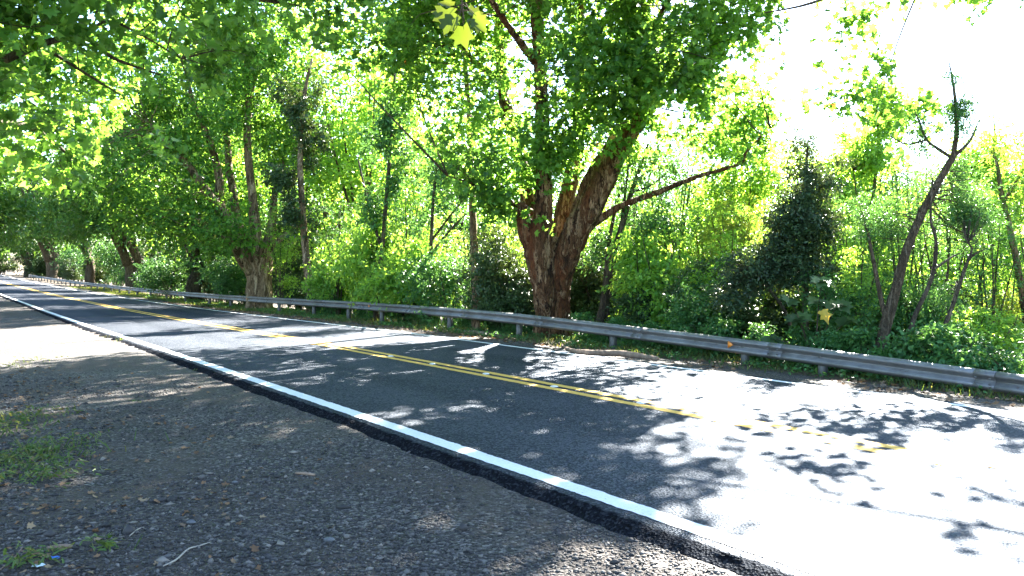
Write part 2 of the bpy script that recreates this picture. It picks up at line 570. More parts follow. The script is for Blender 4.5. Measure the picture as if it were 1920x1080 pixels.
def road_prof(s):
    w1 = edge_wobble(s)
    dr = shoulder_drop(s)
    out = []
    for k, (dl_, dz_) in enumerate(((.185, 1.5), (.155, 1.02), (.135, .84), (.11, .62), (.09, .42), (.07, .25), (.05, .12), (.025, .05))):
        rough = (noise2(s * 13., s * 0 + k * .8, 14) - .5) * .05 + (noise2(s * 31., s * 0 + k * 1.7, 15) - .5) * .03
        out.append((E_NEAR - dl_ + w1 * (1 + dl_ * 3) + rough * 1.1, -dr * dz_ - .004 + rough * .75 * min(1, dl_ * 9)))
    out += [(E_NEAR + .0 * s, -.003 + 0 * s), (E_NEAR + .1 + 0 * s, 0 * s)]
    for l in np.linspace(E_NEAR + .8, E_FAR - .3, 12):
        out.append((l + 0 * s, 0 * s))
    w2 = edge_wobble(s, 7)
    out += [(E_FAR + w2, -.012 + 0 * s), (E_FAR + .12 + w2 * 1.5, -.09 + 0 * s)]
    return out
n_across = len(road_prof(np.array([0., 1.])))
lats = np.array([float(np.asarray(l)[0]) for l, z in road_prof(np.array([0., 1.]))])
lat = np.zeros(n_across)
for c0 in (L_NEAR + 1.0, L_NEAR + 2.7, L_FAR - 1.0, L_FAR - 2.7):
    lat = np.maximum(lat, np.exp(-((lats - c0) / .45) ** 2))
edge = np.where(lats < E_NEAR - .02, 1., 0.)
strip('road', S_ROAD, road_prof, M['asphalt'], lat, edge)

def line(name, l0, wdt, mat, k, s0=-55, s1=300):
    s = S_ROAD[(S_ROAD >= s0) & (S_ROAD <= s1)]
    jit = lambda q: (noise2(s * 6, s * 0 + q, 21) - .5) * .014 + (noise2(s * 27, s * 0 + q, 22) - .5) * .02
    strip(name, s, lambda s: [(l0 - wdt / 2 + jit(k), .004 + 0 * s), (l0 + 0 * s, .0045 + 0 * s), (l0 + wdt / 2 + jit(k + 1), .004 + 0 * s)], mat)
line('white_edge_line', L_NEAR, .19, M['white_paint'], 1)
line('white_edge_line', L_FAR, .14, M['white_paint'], 3)
line('yellow_centre_line', L_MID - .15, .165, M['yellow_paint'], 5)
line('yellow_centre_line', L_MID + .15, .165, M['yellow_paint'], 7)

# ------------------------------------------------------------------ road studs between the yellow lines
mb = MB()
mb.add([(-.05, -.045, .0), (.05, -.045, 0), (.05, .045, 0), (-.05, .045, 0), (-.03, -.035, .018), (.03, -.035, .018), (.03, .035, .018), (-.03, .035, .018)],
       [(0, 1, 5, 4), (1, 2, 6, 5), (2, 3, 7, 6), (3, 0, 4, 7), (4, 5, 6, 7)])
stud_me = mb.mesh('road_stud')
for px in (733, 813, 913, 1043, 1206, 1395):
    s, xy = on_line(px, L_MID)
    o = obj('road_stud', stud_me, M['stud'])
    o.location = (xy[0], xy[1], float(fz(s)) + .001)
    o.rotation_euler = (0, 0, TH)
    tag(o, 'small pale road stud set between the two yellow centre lines', 'road stud', 'road studs along the yellow centre line')

# ------------------------------------------------------------------ guardrail
l_rail = lambda s: L_FAR + fro(s)
rail = thing('guardrail', 'long galvanised steel guardrail of W-shaped beam on posts along the far verge', 'guardrail', (0, 0, 0))
PROF = [(.030, -.004), (.012, .0), (-.012, -.012), (-.050, -.034), (-.066, -.050), (-.066, -.078), (-.050, -.095), (.004, -.138), (.010, -.155)]
PROF = PROF + [(o, -.31 - z) for o, z in PROF[-2::-1]]
def beam_mesh(name, s, proud=0.):
    l0, top = l_rail(s), fz(s) + frz(s)
    V = []
    for o_, z_ in PROF:
        xy = road_xy(s, l0 + o_ - proud)
        V.append(np.concatenate([xy, (top + z_)[:, None]], 1))
    V = np.stack(V, 1)
    n, k = V.shape[:2]
    i = (np.arange(n - 1)[:, None] * k + np.arange(k - 1)[None]).ravel()
    qd = np.stack([i, i + 1, i + k + 1, i + k], -1)
    me = make_mesh(name, V.reshape(-1, 3), [4] * len(qd), qd.ravel(), smooth=True)
    return me
S_RAIL_END = 168
joints = list(np.arange(-14, S_RAIL_END, 4.0)) + [S_RAIL_END]
joint_s, _ = on_line(1850, l_rail)
joints = [j for j in (joint_s + np.arange(-20, 175, 4.0)) if -16 < j < S_RAIL_END]
for a, b in zip(joints[:-1], joints[1:]):
    s = np.linspace(a, b + (.0), 9)
    o = obj('beam', beam_mesh('beam', s), M['steel'], rail)
    md = o.modifiers.new('thick', 'SOLIDIFY')
    md.thickness = .005
_mb = MB()
_mb.tube([(0, .012, 0), (0, -.018, 0)], [.014, .013], 8)
BOLT = _mb.mesh('bolt')
for j in joints[1:-1]:
    if j > 70: break
    o = obj('splice', beam_mesh('splice', np.linspace(j - .16, j + .16, 3), .007), M['steel'], rail)
    md = o.modifiers.new('thick', 'SOLIDIFY')
    md.thickness = .005
    if abs(j - joint_s) > 26: continue
    for ds in (-.11, .11):
        for zz in (-.036, -.115, -.2, -.274):
            sj = np.array([j + ds])
            xy = road_xy(sj, l_rail(sj) - (.03 if zz in (-.036, -.274) else .125))[0]
            bo = obj('bolt', BOLT, M['post'], o)
            bo.location = (xy[0], xy[1], float(fz(j + ds) + frz(j + ds)) + zz)
            bo.rotation_euler = (0, 0, TH)
post_s = [on_line(px, l_rail)[0] for px in (1541, 1394, 1146, 970, 840, 712, 650, 585, 520, 468, 430, 390, 345, 310, 280, 255, 240, 222)]
post_s += list(np.arange(post_s[-1] + 4, S_RAIL_END, 4.0)) + [post_s[0] - 4, post_s[0] - 8]
for ps in post_s:
    mb = MB()
    top = float(fz(ps) + frz(ps)) - .02
    xy = road_xy(np.array([ps]), l_rail(np.array([ps])) + .10)[0]
    bot = float(terrain(xy[0], xy[1])) - .3
    ex, ey = np.array([DV[0], DV[1], 0]), np.array([NV[0], NV[1], 0])
    Mx = np.stack([ex, ey, np.array([0, 0, 1.])], 1)
    zc, hz = (top + bot) / 2, (top - bot) / 2
    c = np.array([xy[0], xy[1], zc])
    mb.box(c + ey * -.072, (.055, .004, hz), Mx)        # flange, web and flange of the channel post
    mb.box(c + ex * -.051, (.004, .0675, hz - .001), Mx)
    mb.box(c + ey * .072, (.055, .004, hz), Mx)
    mb.box(np.array([xy[0], xy[1], top - .13]) + ey * -.09, (.04, .013, .1), Mx)
    obj('post', mb.mesh('post'), M['post'], rail)
for px in (1376, 696, 465, 335, 247):
    rs, _ = on_line(px, l_rail)
    xy = road_xy(np.array([rs]), l_rail(np.array([rs])) - .072)[0]
    z0 = float(fz(rs) + frz(rs)) - .135
    a = 1.0 if px > 1000 else .7
    pts = [(-.06, -.075), (-.06, .075), (.075, .0)]
    V = []
    for dd in (0, -.02):
        for u, v_ in pts:
            V.append((xy[0] - DV[0] * u * a + NV[0] * dd, xy[1] - DV[1] * u * a + NV[1] * dd, z0 + v_ * a))
    mb = MB()
    mb.add(V, [(0, 2, 1), (3, 4, 5), (0, 1, 4, 3), (1, 2, 5, 4), (2, 0, 3, 5)])
    obj('reflector', mb.mesh('reflector'), M['orange'], rail)

# ------------------------------------------------------------------ foliage
def tmpl(half):
    """leaf outline: the right half from the base to the tip, mirrored, folded along its midrib"""
    h = np.array(half, float)
    n = len(h)
    R = np.c_[h[:, 0], h[:, 1], .28 * h[:, 0] - .22 * h[:, 1] ** 2]
    Lf = R[1:-1] * np.array([-1, 1, 1])
    V = np.concatenate([R, Lf])
    right = list(range(n))
    left = [0, n - 1] + [n + k for k in range(n - 2)][::-1]
    return V, [right, left]
T_PLANE = tmpl([(0, 0), (.2, -.06), (.46, .08), (.28, .27), (.56, .55), (.22, .6), (0, 1)])
T_PLAIN = tmpl([(0, 0), (.27, .3), (.22, .7), (0, 1)])
T_SMALL = tmpl([(0, 0), (.3, .4), (0, 1)])
T_LANCE = tmpl([(0, 0), (.15, .3), (.11, .7), (0, 1)])
T_LONG = tmpl([(0, 0), (.07, .3), (.05, .75), (0, 1)])
T_BIG = tmpl([(0, 0), (.25, -.12), (.5, .0), (.38, .2), (.62, .38), (.4, .5), (.5, .75), (.2, .7), (0, 1)])

def unit(a):
    return a / (np.linalg.norm(a, axis=-1, keepdims=True) + 1e-9)

def leaf_geo(pos, nrm, axis_, size, T):
    V0, faces = T
    n, k = len(pos), len(V0)
    nrm = unit(nrm)
    b = unit(np.cross(axis_, nrm))
    d = unit(np.cross(nrm, b))
    V = pos[:, None] + size[:, None, None] * (V0[None, :, 0:1] * b[:, None] + V0[None, :, 1:2] * d[:, None] + V0[None, :, 2:3] * nrm[:, None])
    base = np.concatenate([np.array(f) for f in faces])
    idx = (np.arange(n)[:, None] * k + base[None]).ravel()
    cnt = np.tile([len(f) for f in faces], n)
    return V.reshape(-1, 3), cnt, idx, len(faces)

def leaf_mesh(name, pos, nrm, axis_, size, T, rnd):
    V, cnt, idx, nf = leaf_geo(pos, nrm, axis_, size, T)
    return make_mesh(name, V, cnt, idx, {'rnd': ('FACE', np.repeat(rnd, nf))})

def sample_lobes(rng, lobes, n, thr=.42, nscale=.8, seed=1, shell=2.0):
    """spray centres inside the crown's lobes, thinned by a noise so that clumps and gaps form"""
    L = np.array([[*l[:3], *l[3:6]] for l in lobes], float)
    wt = np.array([l[3] * l[4] * l[5] * (l[6] if len(l) > 6 else 1.) for l in lobes])
    wt = wt / wt.sum()
    out = []
    tot = 0
    for _ in range(30):
        k = rng.choice(len(L), n, p=wt)
        v = unit(rng.normal(size=(n, 3))) * (rng.random((n, 1)) ** (1 / shell))
        p = L[k, :3] + v * L[k, 3:6]
        keep = noise3(p * nscale + seed * 7.3, seed) * .65 + noise3(p * nscale * 2.3 + 3.1, seed + 1) * .35 > thr
        out.append(np.c_[p, v, k][keep])
        tot += keep.sum()
        if tot >= n: break
    r = np.concatenate(out)[:n]
    return r[:, :3], r[:, 3:6]

def sprays(rng, pc, out, per, spread, size, droop=.25, flat=.45, up=.9, jitter=.55):
    n = len(pc)
    o = unit(out * np.array([1, 1, .35]) + rng.normal(size=(n, 3)) * .5)
    o[:, 2] -= droop * .5
    o = unit(o)
    side = unit(np.cross(o, np.array([0, 0, 1.])) + rng.normal(size=(n, 3)) * .15)
    nn = np.cross(side, o)
    t = rng.uniform(-1, 1, (n, per))
    u = rng.normal(size=(n, per)) * (.55 - .35 * np.abs(t)) * .9
    hgt = rng.normal(size=(n, per)) * flat * .35
    sp = spread * rng.uniform(.7, 1.35, (n, 1))
    pos = pc[:, None] + (t * sp)[..., None] * o[:, None] + (u * sp)[..., None] * side[:, None] + (hgt * sp)[..., None] * nn[:, None]
    pos[..., 2] -= (droop * sp * t ** 2 * .6)
    pos = pos.reshape(-1, 3)
    m = len(pos)
    nrm = np.repeat(nn * np.sign(nn[:, 2:3] + 1e-6), per, 0) * up + rng.normal(size=(m, 3)) * jitter
    ax = np.repeat(o, per, 0) * .6 + rng.normal(size=(m, 3)) * .7
    ax[:, 2] -= .35
    sz = size * rng.uniform(.6, 1.3, m)
    clump = np.repeat(rng.random(n), per) * .4
    rnd = np.clip(clump + rng.random(m) * .6, 0, 1)
    return pos, nrm, ax, sz, rnd

def twigs(mb, rng, skel, targets, r0=.025, sag=.25, maxlen=6., frac=1.):
    """thin branches from the limbs out to the leaf sprays"""
    SK = np.concatenate([np.asarray(p, float) for p in skel])
    for t in targets:
        if rng.random() > frac: continue
        d2 = ((SK - t) ** 2).sum(1) + np.where(SK[:, 2] > t[2] + .5, 6., 0)
        k = np.argmin(d2)
        a = SK[k]
        L = np.linalg.norm(t - a)
        if L > maxlen or L < .25: continue
        side = rng.normal(size=3) * .12 * L
        q = np.linspace(0, 1, 6)[:, None]
        pts = a + (t - a) * q + side * np.sin(q * np.pi) + np.array([0, 0, 1]) * sag * L * .35 * np.sin(q * np.pi)
        mb.tube(pts, np.linspace(1, .25, 6) * r0 * (.5 + .25 * L), 4)

def limb_pts(pts, n=None, wob=.0, seed=0):
    """smooth curve through control points"""
    pts = np.asarray(pts, float)
    k = len(pts)
    n = n or k * 5
    t = np.linspace(0, k - 1, n)
    i = np.clip(np.floor(t).astype(int), 0, k - 2)
    f = (t - i)[:, None]
    pp = np.concatenate([[2 * pts[0] - pts[1]], pts, [2 * pts[-1] - pts[-2]]])
    p0, p1, p2, p3 = pp[i], pp[i + 1], pp[i + 2], pp[i + 3]
    r = .5 * (2 * p1 + (p2 - p0) * f + (2 * p0 - 5 * p1 + 4 * p2 - p3) * f ** 2 + (3 * p1 - p0 - 3 * p2 + p3) * f ** 3)
    if wob:
        r[:, :2] += (np.stack([noise3(np.c_[t * 1.3, t * 0 + seed, t * 0 + q], seed) for q in (1, 5)], -1) - .5) * wob
    return r

def traced(px_pts, widths, Y0, dY):
    """control points seen at those pixels, going from depth Y0 to Y0 + dY, with radii from the seen widths"""
    n = len(px_pts)
    Ys = Y0 + np.linspace(0, 1, n) ** 1.1 * dY
    c = np.array([P(px, py, Y) for (px, py), Y in zip(px_pts, Ys)])
    p = limb_pts(c)
    r = np.interp(np.linspace(0, n - 1, len(p)), np.arange(n), np.array(widths) / 2 / F * Ys)
    return p, r

# ------------------------------------------------------------------ the big plane tree behind the guardrail
rng = np.random.default_rng(11)
YT = 24.6
b1 = base_at(1034, YT)
tree1 = thing('plane_tree', 'huge old plane tree with thick flaky reddish trunk parting into several limbs behind the guardrail', 'tree', b1)
def local(p, root):
    return np.asarray(p, float) - np.array(root.location)
mb = MB()
skel = []
tb = limb_pts([b1 + [0, 0, -.4], P(1034, 640, YT), P(1034, 580, YT), P(1033, 520, YT), P(1037, 470, YT), P(1042, 445, YT)], 30)
tr = np.interp(np.linspace(0, 5, 30), [0, 1, 2, 3, 4, 5], [.84, .62, .53, .56, .60, .36])
mb.tube(local(tb, tree1), tr, 28, .18, 3, .07)
limbs1 = [
    ([(1030, 600), (1016, 530), (1000, 470), (984, 425), (972, 380)], [20, 40, 38, 32, 25], YT - .25, -.6),
    ([(1030, 610), (1020, 540), (1014, 480), (1017, 420), (1019, 360), (1018, 280), (1016, 200), (1012, 100), (1002, 0), (985, -120), (960, -260)], [20, 46, 48, 40, 33, 29, 26, 24, 21, 16, 8], YT - .45, -1.2),
    ([(1036, 600), (1042, 530), (1048, 470), (1054, 410), (1072, 330), (1084, 250), (1091, 150), (1088, 40), (1100, -100), (1120, -240)], [20, 44, 40, 34, 29, 25, 22, 19, 15, 8], YT + .1, 1.6),
    ([(1036, 620), (1042, 560), (1056, 500), (1076, 445), (1104, 395), (1138, 325), (1166, 270), (1196, 228), (1224, 186)], [20, 38, 48, 52, 50, 46, 39, 33, 27], YT - .1, -1.2),
    ([(1222, 190), (1230, 130), (1228, 60), (1262, -20), (1300, -140)], [18, 15, 13, 11, 6], YT - 1.3, -2.2),
    ([(1060, 470), (1080, 400), (1098, 340), (1125, 295), (1160, 240), (1190, 215)], [14, 20, 15, 13, 11, 8], YT - .3, -.8),
    ([(1085, 460), (1105, 425), (1128, 408), (1170, 384), (1240, 358), (1300, 334), (1388, 306), (1400, 284), (1444, 240)], [14, 20, 16, 13, 11, 9, 7, 5, 3], YT - .1, -1.5),
    ([(1020, 560), (1003, 470), (992, 380), (978, 310), (957, 233), (946, 185), (940, 130), (936, 40), (920, -80)], [20, 42, 30, 26, 23, 22, 20, 15, 8], YT + .3, 2.2),
    ([(943, 160), (918, 138), (890, 116), (850, 70), (800, 20)], [14, 12, 10, 7, 4], YT + 1.4, 1.0),
    ([(1000, 400), (960, 380), (900, 350), (840, 330)], [12, 9, 7, 4], YT, -2.5),
    ([(1016, 130), (960, 60), (880, -60), (800, -160)], [16, 13, 10, 6], YT - 1, -3.5),
    ([(1089, 100), (1200, -40), (1340, -120), (1480, -170)], [16, 14, 11, 6], YT + .5, -4.5),
    ([(1010, 60), (1020, -120), (1000, -260), (980, -420)], [18, 15, 11, 6], YT - 1, -6.5),
]
for pts, wd, y0, dy in limbs1:
    p, r = traced(pts, wd, y0, dy)
    mb.tube(local(p, tree1), r, 12, .22, int(pts[-1][0]) % 97, .04)
    if len(pts) > 4 or pts[-1][1] < 350:
        skel.append(p[len(p) // 4:])
mt = mb.mesh('trunk', True)
tk = obj('trunk', mt, M['plane_bark'], tree1)
md = tk.modifiers.new('merge', 'REMESH')
md.mode, md.voxel_size, md.use_smooth_shade = 'VOXEL', .032, True
tx = bpy.data.textures.new('bark_ridges', 'CLOUDS')
tx.noise_scale, tx.noise_depth = .16, 3
md = tk.modifiers.new('blend', 'SMOOTH')
md.factor, md.iterations = .5, 6
md = tk.modifiers.new('ridges', 'DISPLACE')
md.texture, md.strength, md.mid_level, md.texture_coords = tx, .09, .5, 'LOCAL'

def lobe(px, py, Y, rx, ry, rz, dens=1.):
    c = P(px, py, Y)
    return (*c, rx, ry, rz, dens)
DT = 3.1
lobes1 = [lobe(1300, 80, 21.1, 1.90, 2.46, 2.24, 1.9), lobe(1210, 40, 21.6, 2.58, 2.69, 2.02, 1.5), lobe(1150, 150, 22.1, 2.24, 2.69, 2.13, 1.19),
          lobe(1080, 260, 22.6, 2.13, 2.24, 1.23, 0.98), lobe(1000, 320, 23.0, 2.13, 2.02, 1.01, 1.05), lobe(900, 300, 23.6, 2.24, 2.46, 1.68, .9),
          lobe(960, 395, 22.4, 1.34, 1.68, 0.56, 1.2), lobe(880, 150, 25.1, 2.69, 2.91, 1.90, 0.68), lobe(760, 70, 24.6, 2.46, 2.69, 2.13, .8),
          lobe(850, 20, 25.4, 2.24, 2.69, 1.68, 0.72), lobe(1020, 60, 24.9, 2.24, 2.69, 1.68, 0.27), lobe(1370, 260, 24.1, 1.57, 1.79, 1.34, .45),
          lobe(1430, 190, 23.6, 1.34, 1.57, 0.90, .3), lobe(1180, 280, 24.6, 1.57, 1.79, 0.90, .5), lobe(1370, 20, 20.6, 1.12, 1.79, 1.01, 1.2),
          lobe(1080, -140, 22.6, 5.82, 4.70, 2.91, 0.50), lobe(1050, -300, 22.6, 6.27, 5.60, 3.58, 0.43), lobe(850, -120, 22.6, 4.03, 4.03, 2.46, .7),
          lobe(1300, -160, 20.6, 3.36, 3.81, 2.46, .7), lobe(1020, -420, 18.1, 5.04, 3.92, 2.69, 0.50), lobe(1100, -620, 21.6, 4.48, 4.48, 2.91, 0.36),
          lobe(1480, -105, 22.6, 1.8, 2.2, 1.0, 1.2), lobe(1390, -60, 21.5, 1.6, 2.0, 1.0, 1.2), lobe(1330, -235, 22, 3.0, 3.0, 2.2, .8), lobe(1250, -420, 19, 4.0, 3.5, 2.4, 0.50)]  # lobes above the frame, unseen, placed to shade the road and gravel
lobes1 += [lobe(970, 405, 22.6, .9, .9, .35, 1.5), lobe(1060, 385, 22.4, .7, .7, .3, 1.4), lobe(1130, 300, 22.2, .8, .8, .5, 1.2), lobe(1190, 190, 21.8, 1.2, 1.2, .8, 1.2), lobe(1010, 372, 22.6, 1.3, 1.2, .5, 1.6), lobe(1090, 335, 22.4, .9, .9, .5, 1.3), lobe(925, 365, 22.8, 1.3, 1.2, .6, 1.2), lobe(1330, 320, 23, .9, .9, .35, .7), lobe(1420, 270, 23, .8, .8, .5, .7), lobe(1390, 230, 23.8, 1.5, 1.6, 1.2, .45), lobe(1350, 170, 23, 1.2, 1.5, .8, .5), lobe(1440, 160, 23.6, 1., 1.2, .8, .4)]
pc, ov = sample_lobes(rng, lobes1, 3350, .47, .75, 3)
g = sprays(rng, pc, ov, 22, .55, .165)
me = leaf_mesh('crown', local(g[0], tree1), *g[1:4], T_PLANE, g[4])
obj('crown', me, M['plane_leaf'], tree1)
mb = MB()
twigs(mb, rng, skel, pc, .02, frac=.28)
me = mb.mesh('branches')
me.transform(Matrix.Translation(-Vector(tree1.location)))
obj('branches', me, M['slim_bark'], tree1)

# ------------------------------------------------------------------ the second plane tree
rng = np.random.default_rng(12)
Y2 = rail_depth(486) + 2.0
b2 = base_at(486, Y2)
tree2 = thing('plane_tree', 'spreading plane tree with pale upright limbs, second trunk along the guardrail', 'tree', b2)
mb = MB()
tb = limb_pts([b2 + [0, 0, -.4], P(487, 565, Y2), P(487, 530, Y2), P(484, 490, Y2), P(482, 462, Y2)], 22)
mb.tube(local(tb, tree2), np.interp(np.linspace(0, 4, 22), range(5), [.85, .74, .68, .75, .82]), 22, .2, 7, .08)
limbs2 = [
    ([(478, 500), (450, 462), (425, 410), (392, 366), (345, 300), (302, 258), (280, 233)], [44, 30, 24, 20, 15, 12, 9], Y2, -3),
    ([(470, 480), (440, 430), (412, 380), (411, 335), (400, 285), (382, 235), (362, 190), (345, 120)], [34, 26, 20, 17, 14, 12, 9, 6], Y2, -1),
    ([(455, 450), (443, 400), (438, 360), (430, 320), (426, 265), (410, 200)], [22, 18, 16, 15, 13, 9], Y2 + .3, 2.5),
    ([(483, 480), (477, 420), (474, 370), (468, 320), (464, 260), (466, 190), (462, 120), (475, 60), (470, -60)], [34, 22, 18, 17, 16, 14, 12, 9, 6], Y2 - .3, -1),
    ([(466, 190), (480, 140), (486, 100), (500, 20)], [10, 9, 8, 5], Y2 - .8, 0.5),
    ([(496, 480), (510, 420), (516, 360), (530, 300), (545, 200)], [26, 18, 13, 10, 6], Y2 + .3, 2),
    ([(500, 470), (530, 445), (560, 425), (600, 405)], [16, 11, 8, 5], Y2, 2),
    ([(470, 510), (450, 485), (435, 455), (410, 440)], [24, 18, 14, 8], Y2 - .4, -2),
]
skel = []
for pts, wd, y0, dy in limbs2:
    p, r = traced(pts, wd, y0, dy)
    r = r * .88
    mb.tube(local(p, tree2), r, 10, .2, int(pts[-1][0]) % 89, .04)
    skel.append(p[len(p) // 4:])
obj('trunk', mb.mesh('trunk', True), M['pale_bark'], tree2)
lobes2 = [lobe(330, 400, 44, 3.6, 3.5, 1.8, 1.2), lobe(240, 330, 43, 3.4, 3.5, 2.4, 1.), lobe(400, 180, 45, 4.4, 4.5, 3.6, .7), lobe(290, 170, 44, 3.4, 4, 3.0, .8),
          lobe(500, 90, 44, 4.0, 4, 3.4, .7), lobe(530, 260, 46, 2.4, 3, 2.8, .6), lobe(560, 180, 45, 2.4, 3, 2.4, .5), lobe(505, 230, 46, 2.2, 2.4, 1.8, .8), lobe(420, 440, 43, 2.2, 2.4, 1.2, 1.1), lobe(540, 410, 46, 2.0, 2.4, 1.6, .9),
          lobe(470, 400, 43, 1.5, 1.4, .8, .8), lobe(400, 330, 42.5, 1.6, 1.5, 1.0, .7), lobe(340, 260, 42, 1.6, 1.5, 1.0, .7), lobe(450, 230, 43, 1.4, 1.4, .9, .6), lobe(370, 20, 44, 4.6, 4, 3.0, .8), lobe(420, -130, 44, 6.5, 5.5, 4.0, .7)]
pc, ov = sample_lobes(rng, lobes2, 2800, .45, .55, 5)
g = sprays(rng, pc, ov, 20, .8, .235)
obj('crown', leaf_mesh('crown', local(g[0], tree2), *g[1:4], T_PLAIN, g[4]), M['plane_leaf'], tree2)
mb = MB()
twigs(mb, rng, skel, pc, .02, frac=.12)
me = mb.mesh('branches')
me.transform(Matrix.Translation(-Vector(tree2.location)))
obj('branches', me, M['pale_bark'], tree2)

# ------------------------------------------------------------------ generic trees: built once, copied with their parts
def build_tree(name, label, cat, seed, h, trunk_r, fork_h, crown, n_sp, per, spread, size, T, leaf, bark, n_limb=5, lean=.0, thr=.45, ns=.6, twf=.15, loc=(0, 0, 0), flute=.06, group=None, droop=.25, stems=1):
    rng = np.random.default_rng(seed)
    root = thing(name, label, cat, loc, 0, group)
    mb = MB()
    skel = []
    for st in range(stems):
        a0 = rng.uniform(0, 6.28)
        off = np.array([math.cos(a0), math.sin(a0), 0]) * (0 if stems == 1 else trunk_r * 2.4)
        la = rng.uniform(0, 6.28)
        ld = np.array([math.cos(la), math.sin(la), 0]) * (lean + (.1 if stems > 1 else 0))
        c = [off + np.array([0, 0, -.4]), off + ld * fork_h * .3 + [0, 0, fork_h * .4], off + ld * fork_h + [0, 0, fork_h]]
        p = limb_pts(c, 14, trunk_r * .8, seed + st)
        mb.tube(p, np.linspace(1.25, .85, 14) * trunk_r, 12 if trunk_r > .2 else 7, .25, seed + st, flute)
        for k in range(n_limb):
            a = (k + rng.uniform(-.3, .3)) / n_limb * 6.28
            hh = rng.uniform(.65, .98) * h
            rr = rng.uniform(.3, .8) * crown[0][3]
            e = p[-1]
            tgt = np.array([crown[0][0] + math.cos(a) * rr, crown[0][1] + math.sin(a) * rr, hh])
            c = [e - [0, 0, trunk_r], e + (tgt - e) * [.3, .3, .22], e + (tgt - e) * [.68, .68, .58], tgt]
            q = limb_pts(c, 14, trunk_r * 1.2, seed + k * 3)
            mb.tube(q, np.linspace(.62, .08, 14) * trunk_r * rng.uniform(.7, 1.1), 7, .2, seed + k)
            skel.append(q)
    pc, ov = sample_lobes(rng, crown, n_sp, thr, ns, seed)
    twigs(mb, rng, skel, pc, max(.006, trunk_r * .05), frac=twf, maxlen=4)
    obj('trunk', mb.mesh('trunk', True), bark, root)
    g = sprays(rng, pc, ov, per, spread, size, droop)
    obj('crown', leaf_mesh('crown', *g[:4], T, g[4]), leaf, root)
    return root

# the row of planes further along the road
big_crown = [(-2.2, -2.8, 4.9, 2.2, 2.0, 1.0, .8), (2.4, 2.2, 4.6, 2.2, 2.2, 1.0, .9), (0, 0, 9.5, 5.5, 5.5, 4.0, 1.), (2.5, -1, 6.5, 3.6, 3.6, 2.2, 1.1), (-2.5, 1, 7, 3.6, 3.6, 2.2, 1.), (-1, -3, 5.6, 3., 2.6, 1.6, 1.1), (1, 2, 13.5, 4, 4, 3.5, .7), (-3.5, -2.5, 9, 3, 3, 3, .8)]
ROW_L = lambda s: L_FAR + 4.6
row = [(365, 'dark leaning plane trunk half hidden by leaves, left of the pale-limbed plane tree', 1.0),
       (232, 'plane tree with two mossy leaning stems, third of the trunks seen along the guardrail', 1.05),
       (157, 'plane tree parted low into two dark stems, seen just above the far guardrail', 1.0),
       (86, 'broad dark plane tree trunk nearest the far end of the guardrail', 1.15)]
row_trees = []
for k, (px, lab, sc_) in enumerate(row):
    s, xy = on_line(px, ROW_L)
    z = float(terrain(*xy))
    if k < 2:
        t = build_tree('plane_tree', lab, 'tree', 31 + k, 15, .5, 2.6, big_crown, 1500, 20, .95, .29, T_PLAIN, M['far_leaf'], M['dark_bark'] if k == 0 else M['slim_bark'], 6, .12, .43, .45, .06, (xy[0], xy[1], z), .12, stems=1 if k == 0 else 2)
        t.scale = (sc_, sc_, sc_ * 1.25)
    else:
        t = dup(row_trees[k - 1 if k == 2 else 1], (xy[0], xy[1], z), 1.4 + k * 1.7, (sc_ * 1.05, sc_ * 1.05, sc_ * 1.35), lab)
    row_trees.append(t)
for s_, l_, rz_, src, lab in ((182, 15, .5, 0, 'plane tree beyond the end of the guardrail, where the road bends away'),
                              (205, 9, 2.2, 1, 'shadowy tree closing off the far end of the road'),
                              (215, 0, 4.0, 0, 'leafy tree at the far left end of the road, behind the sunlit strip'),
                              (190, -6, 1.2, 1, 'shadowy tree left of the far end of the road')):
    xy = road_xy(np.array([float(s_)]), np.array([float(l_)]))[0]
    dup(row_trees[src], (xy[0], xy[1], float(terrain(*xy))), rz_, 1.1, lab)

# the tree on the near side whose branches hang into the top left
rng = np.random.default_rng(17)
bn = np.array([-10.5, 9.0, float(terrain(-10.5, 9.0))])
treen = thing('plane_tree', 'plane tree on the near verge whose leafy boughs hang into the top left', 'tree', bn)
mb = MB()
fork = bn + [0.2, .3, 3.2]
mb.tube(local(limb_pts([bn + [0, 0, -.4], bn + [0, 0, 1.2], bn + [.1, .2, 2.4], fork], 16), treen), np.linspace(.62, .5, 16), 18, .2, 5, .07)
skel = []
for pts, wd in (([P(-180, 190, 12), P(0, 116, 13), P(80, 82, 13.3), P(155, 70, 13.6), P(215, 110, 14), P(300, 140, 14.5)], [.16, .075, .055, .045, .03, .015]),
                ([P(-160, 60, 11.5), P(60, -40, 13), P(250, -30, 14.5), P(420, -10, 16), P(560, 10, 17.5)], [.18, .14, .1, .06, .02]),
                ([P(-200, 260, 12.5), P(-60, 230, 14), P(60, 240, 15.5), P(140, 300, 16.5)], [.14, .09, .06, .02]),
                ([P(-200, -60, 11), P(0, -260, 12), P(200, -420, 14), P(380, -520, 16)], [.2, .16, .1, .04]),
                ([P(155, 70, 13.6), P(200, 40, 13.8), P(255, 60, 14), P(340, 110, 14.5)], [.03, .025, .02, .01]),
                ([P(100, 100, 13.5), P(180, 150, 14), P(230, 180, 14.2)], [.03, .02, .01]),
                ([bn + [-1, -2, 7], bn + [-2, -4, 10]], [.2, .1])):
    c = np.concatenate([[fork - [0, 0, .3]], pts])
    p = limb_pts(c)if wd[0] > .1 else limb_pts(np.array(pts))
    ww = [wd[0] * 1.6] + wd if wd[0] > .1 else wd
    r = np.interp(np.linspace(0, len(ww) - 1, len(p)), range(len(ww)), ww)
    mb.tube(local(p, treen), r, 8, .2, 4)
    skel.append(p)
obj('trunk', mb.mesh('trunk', True), M['slim_bark'], treen)
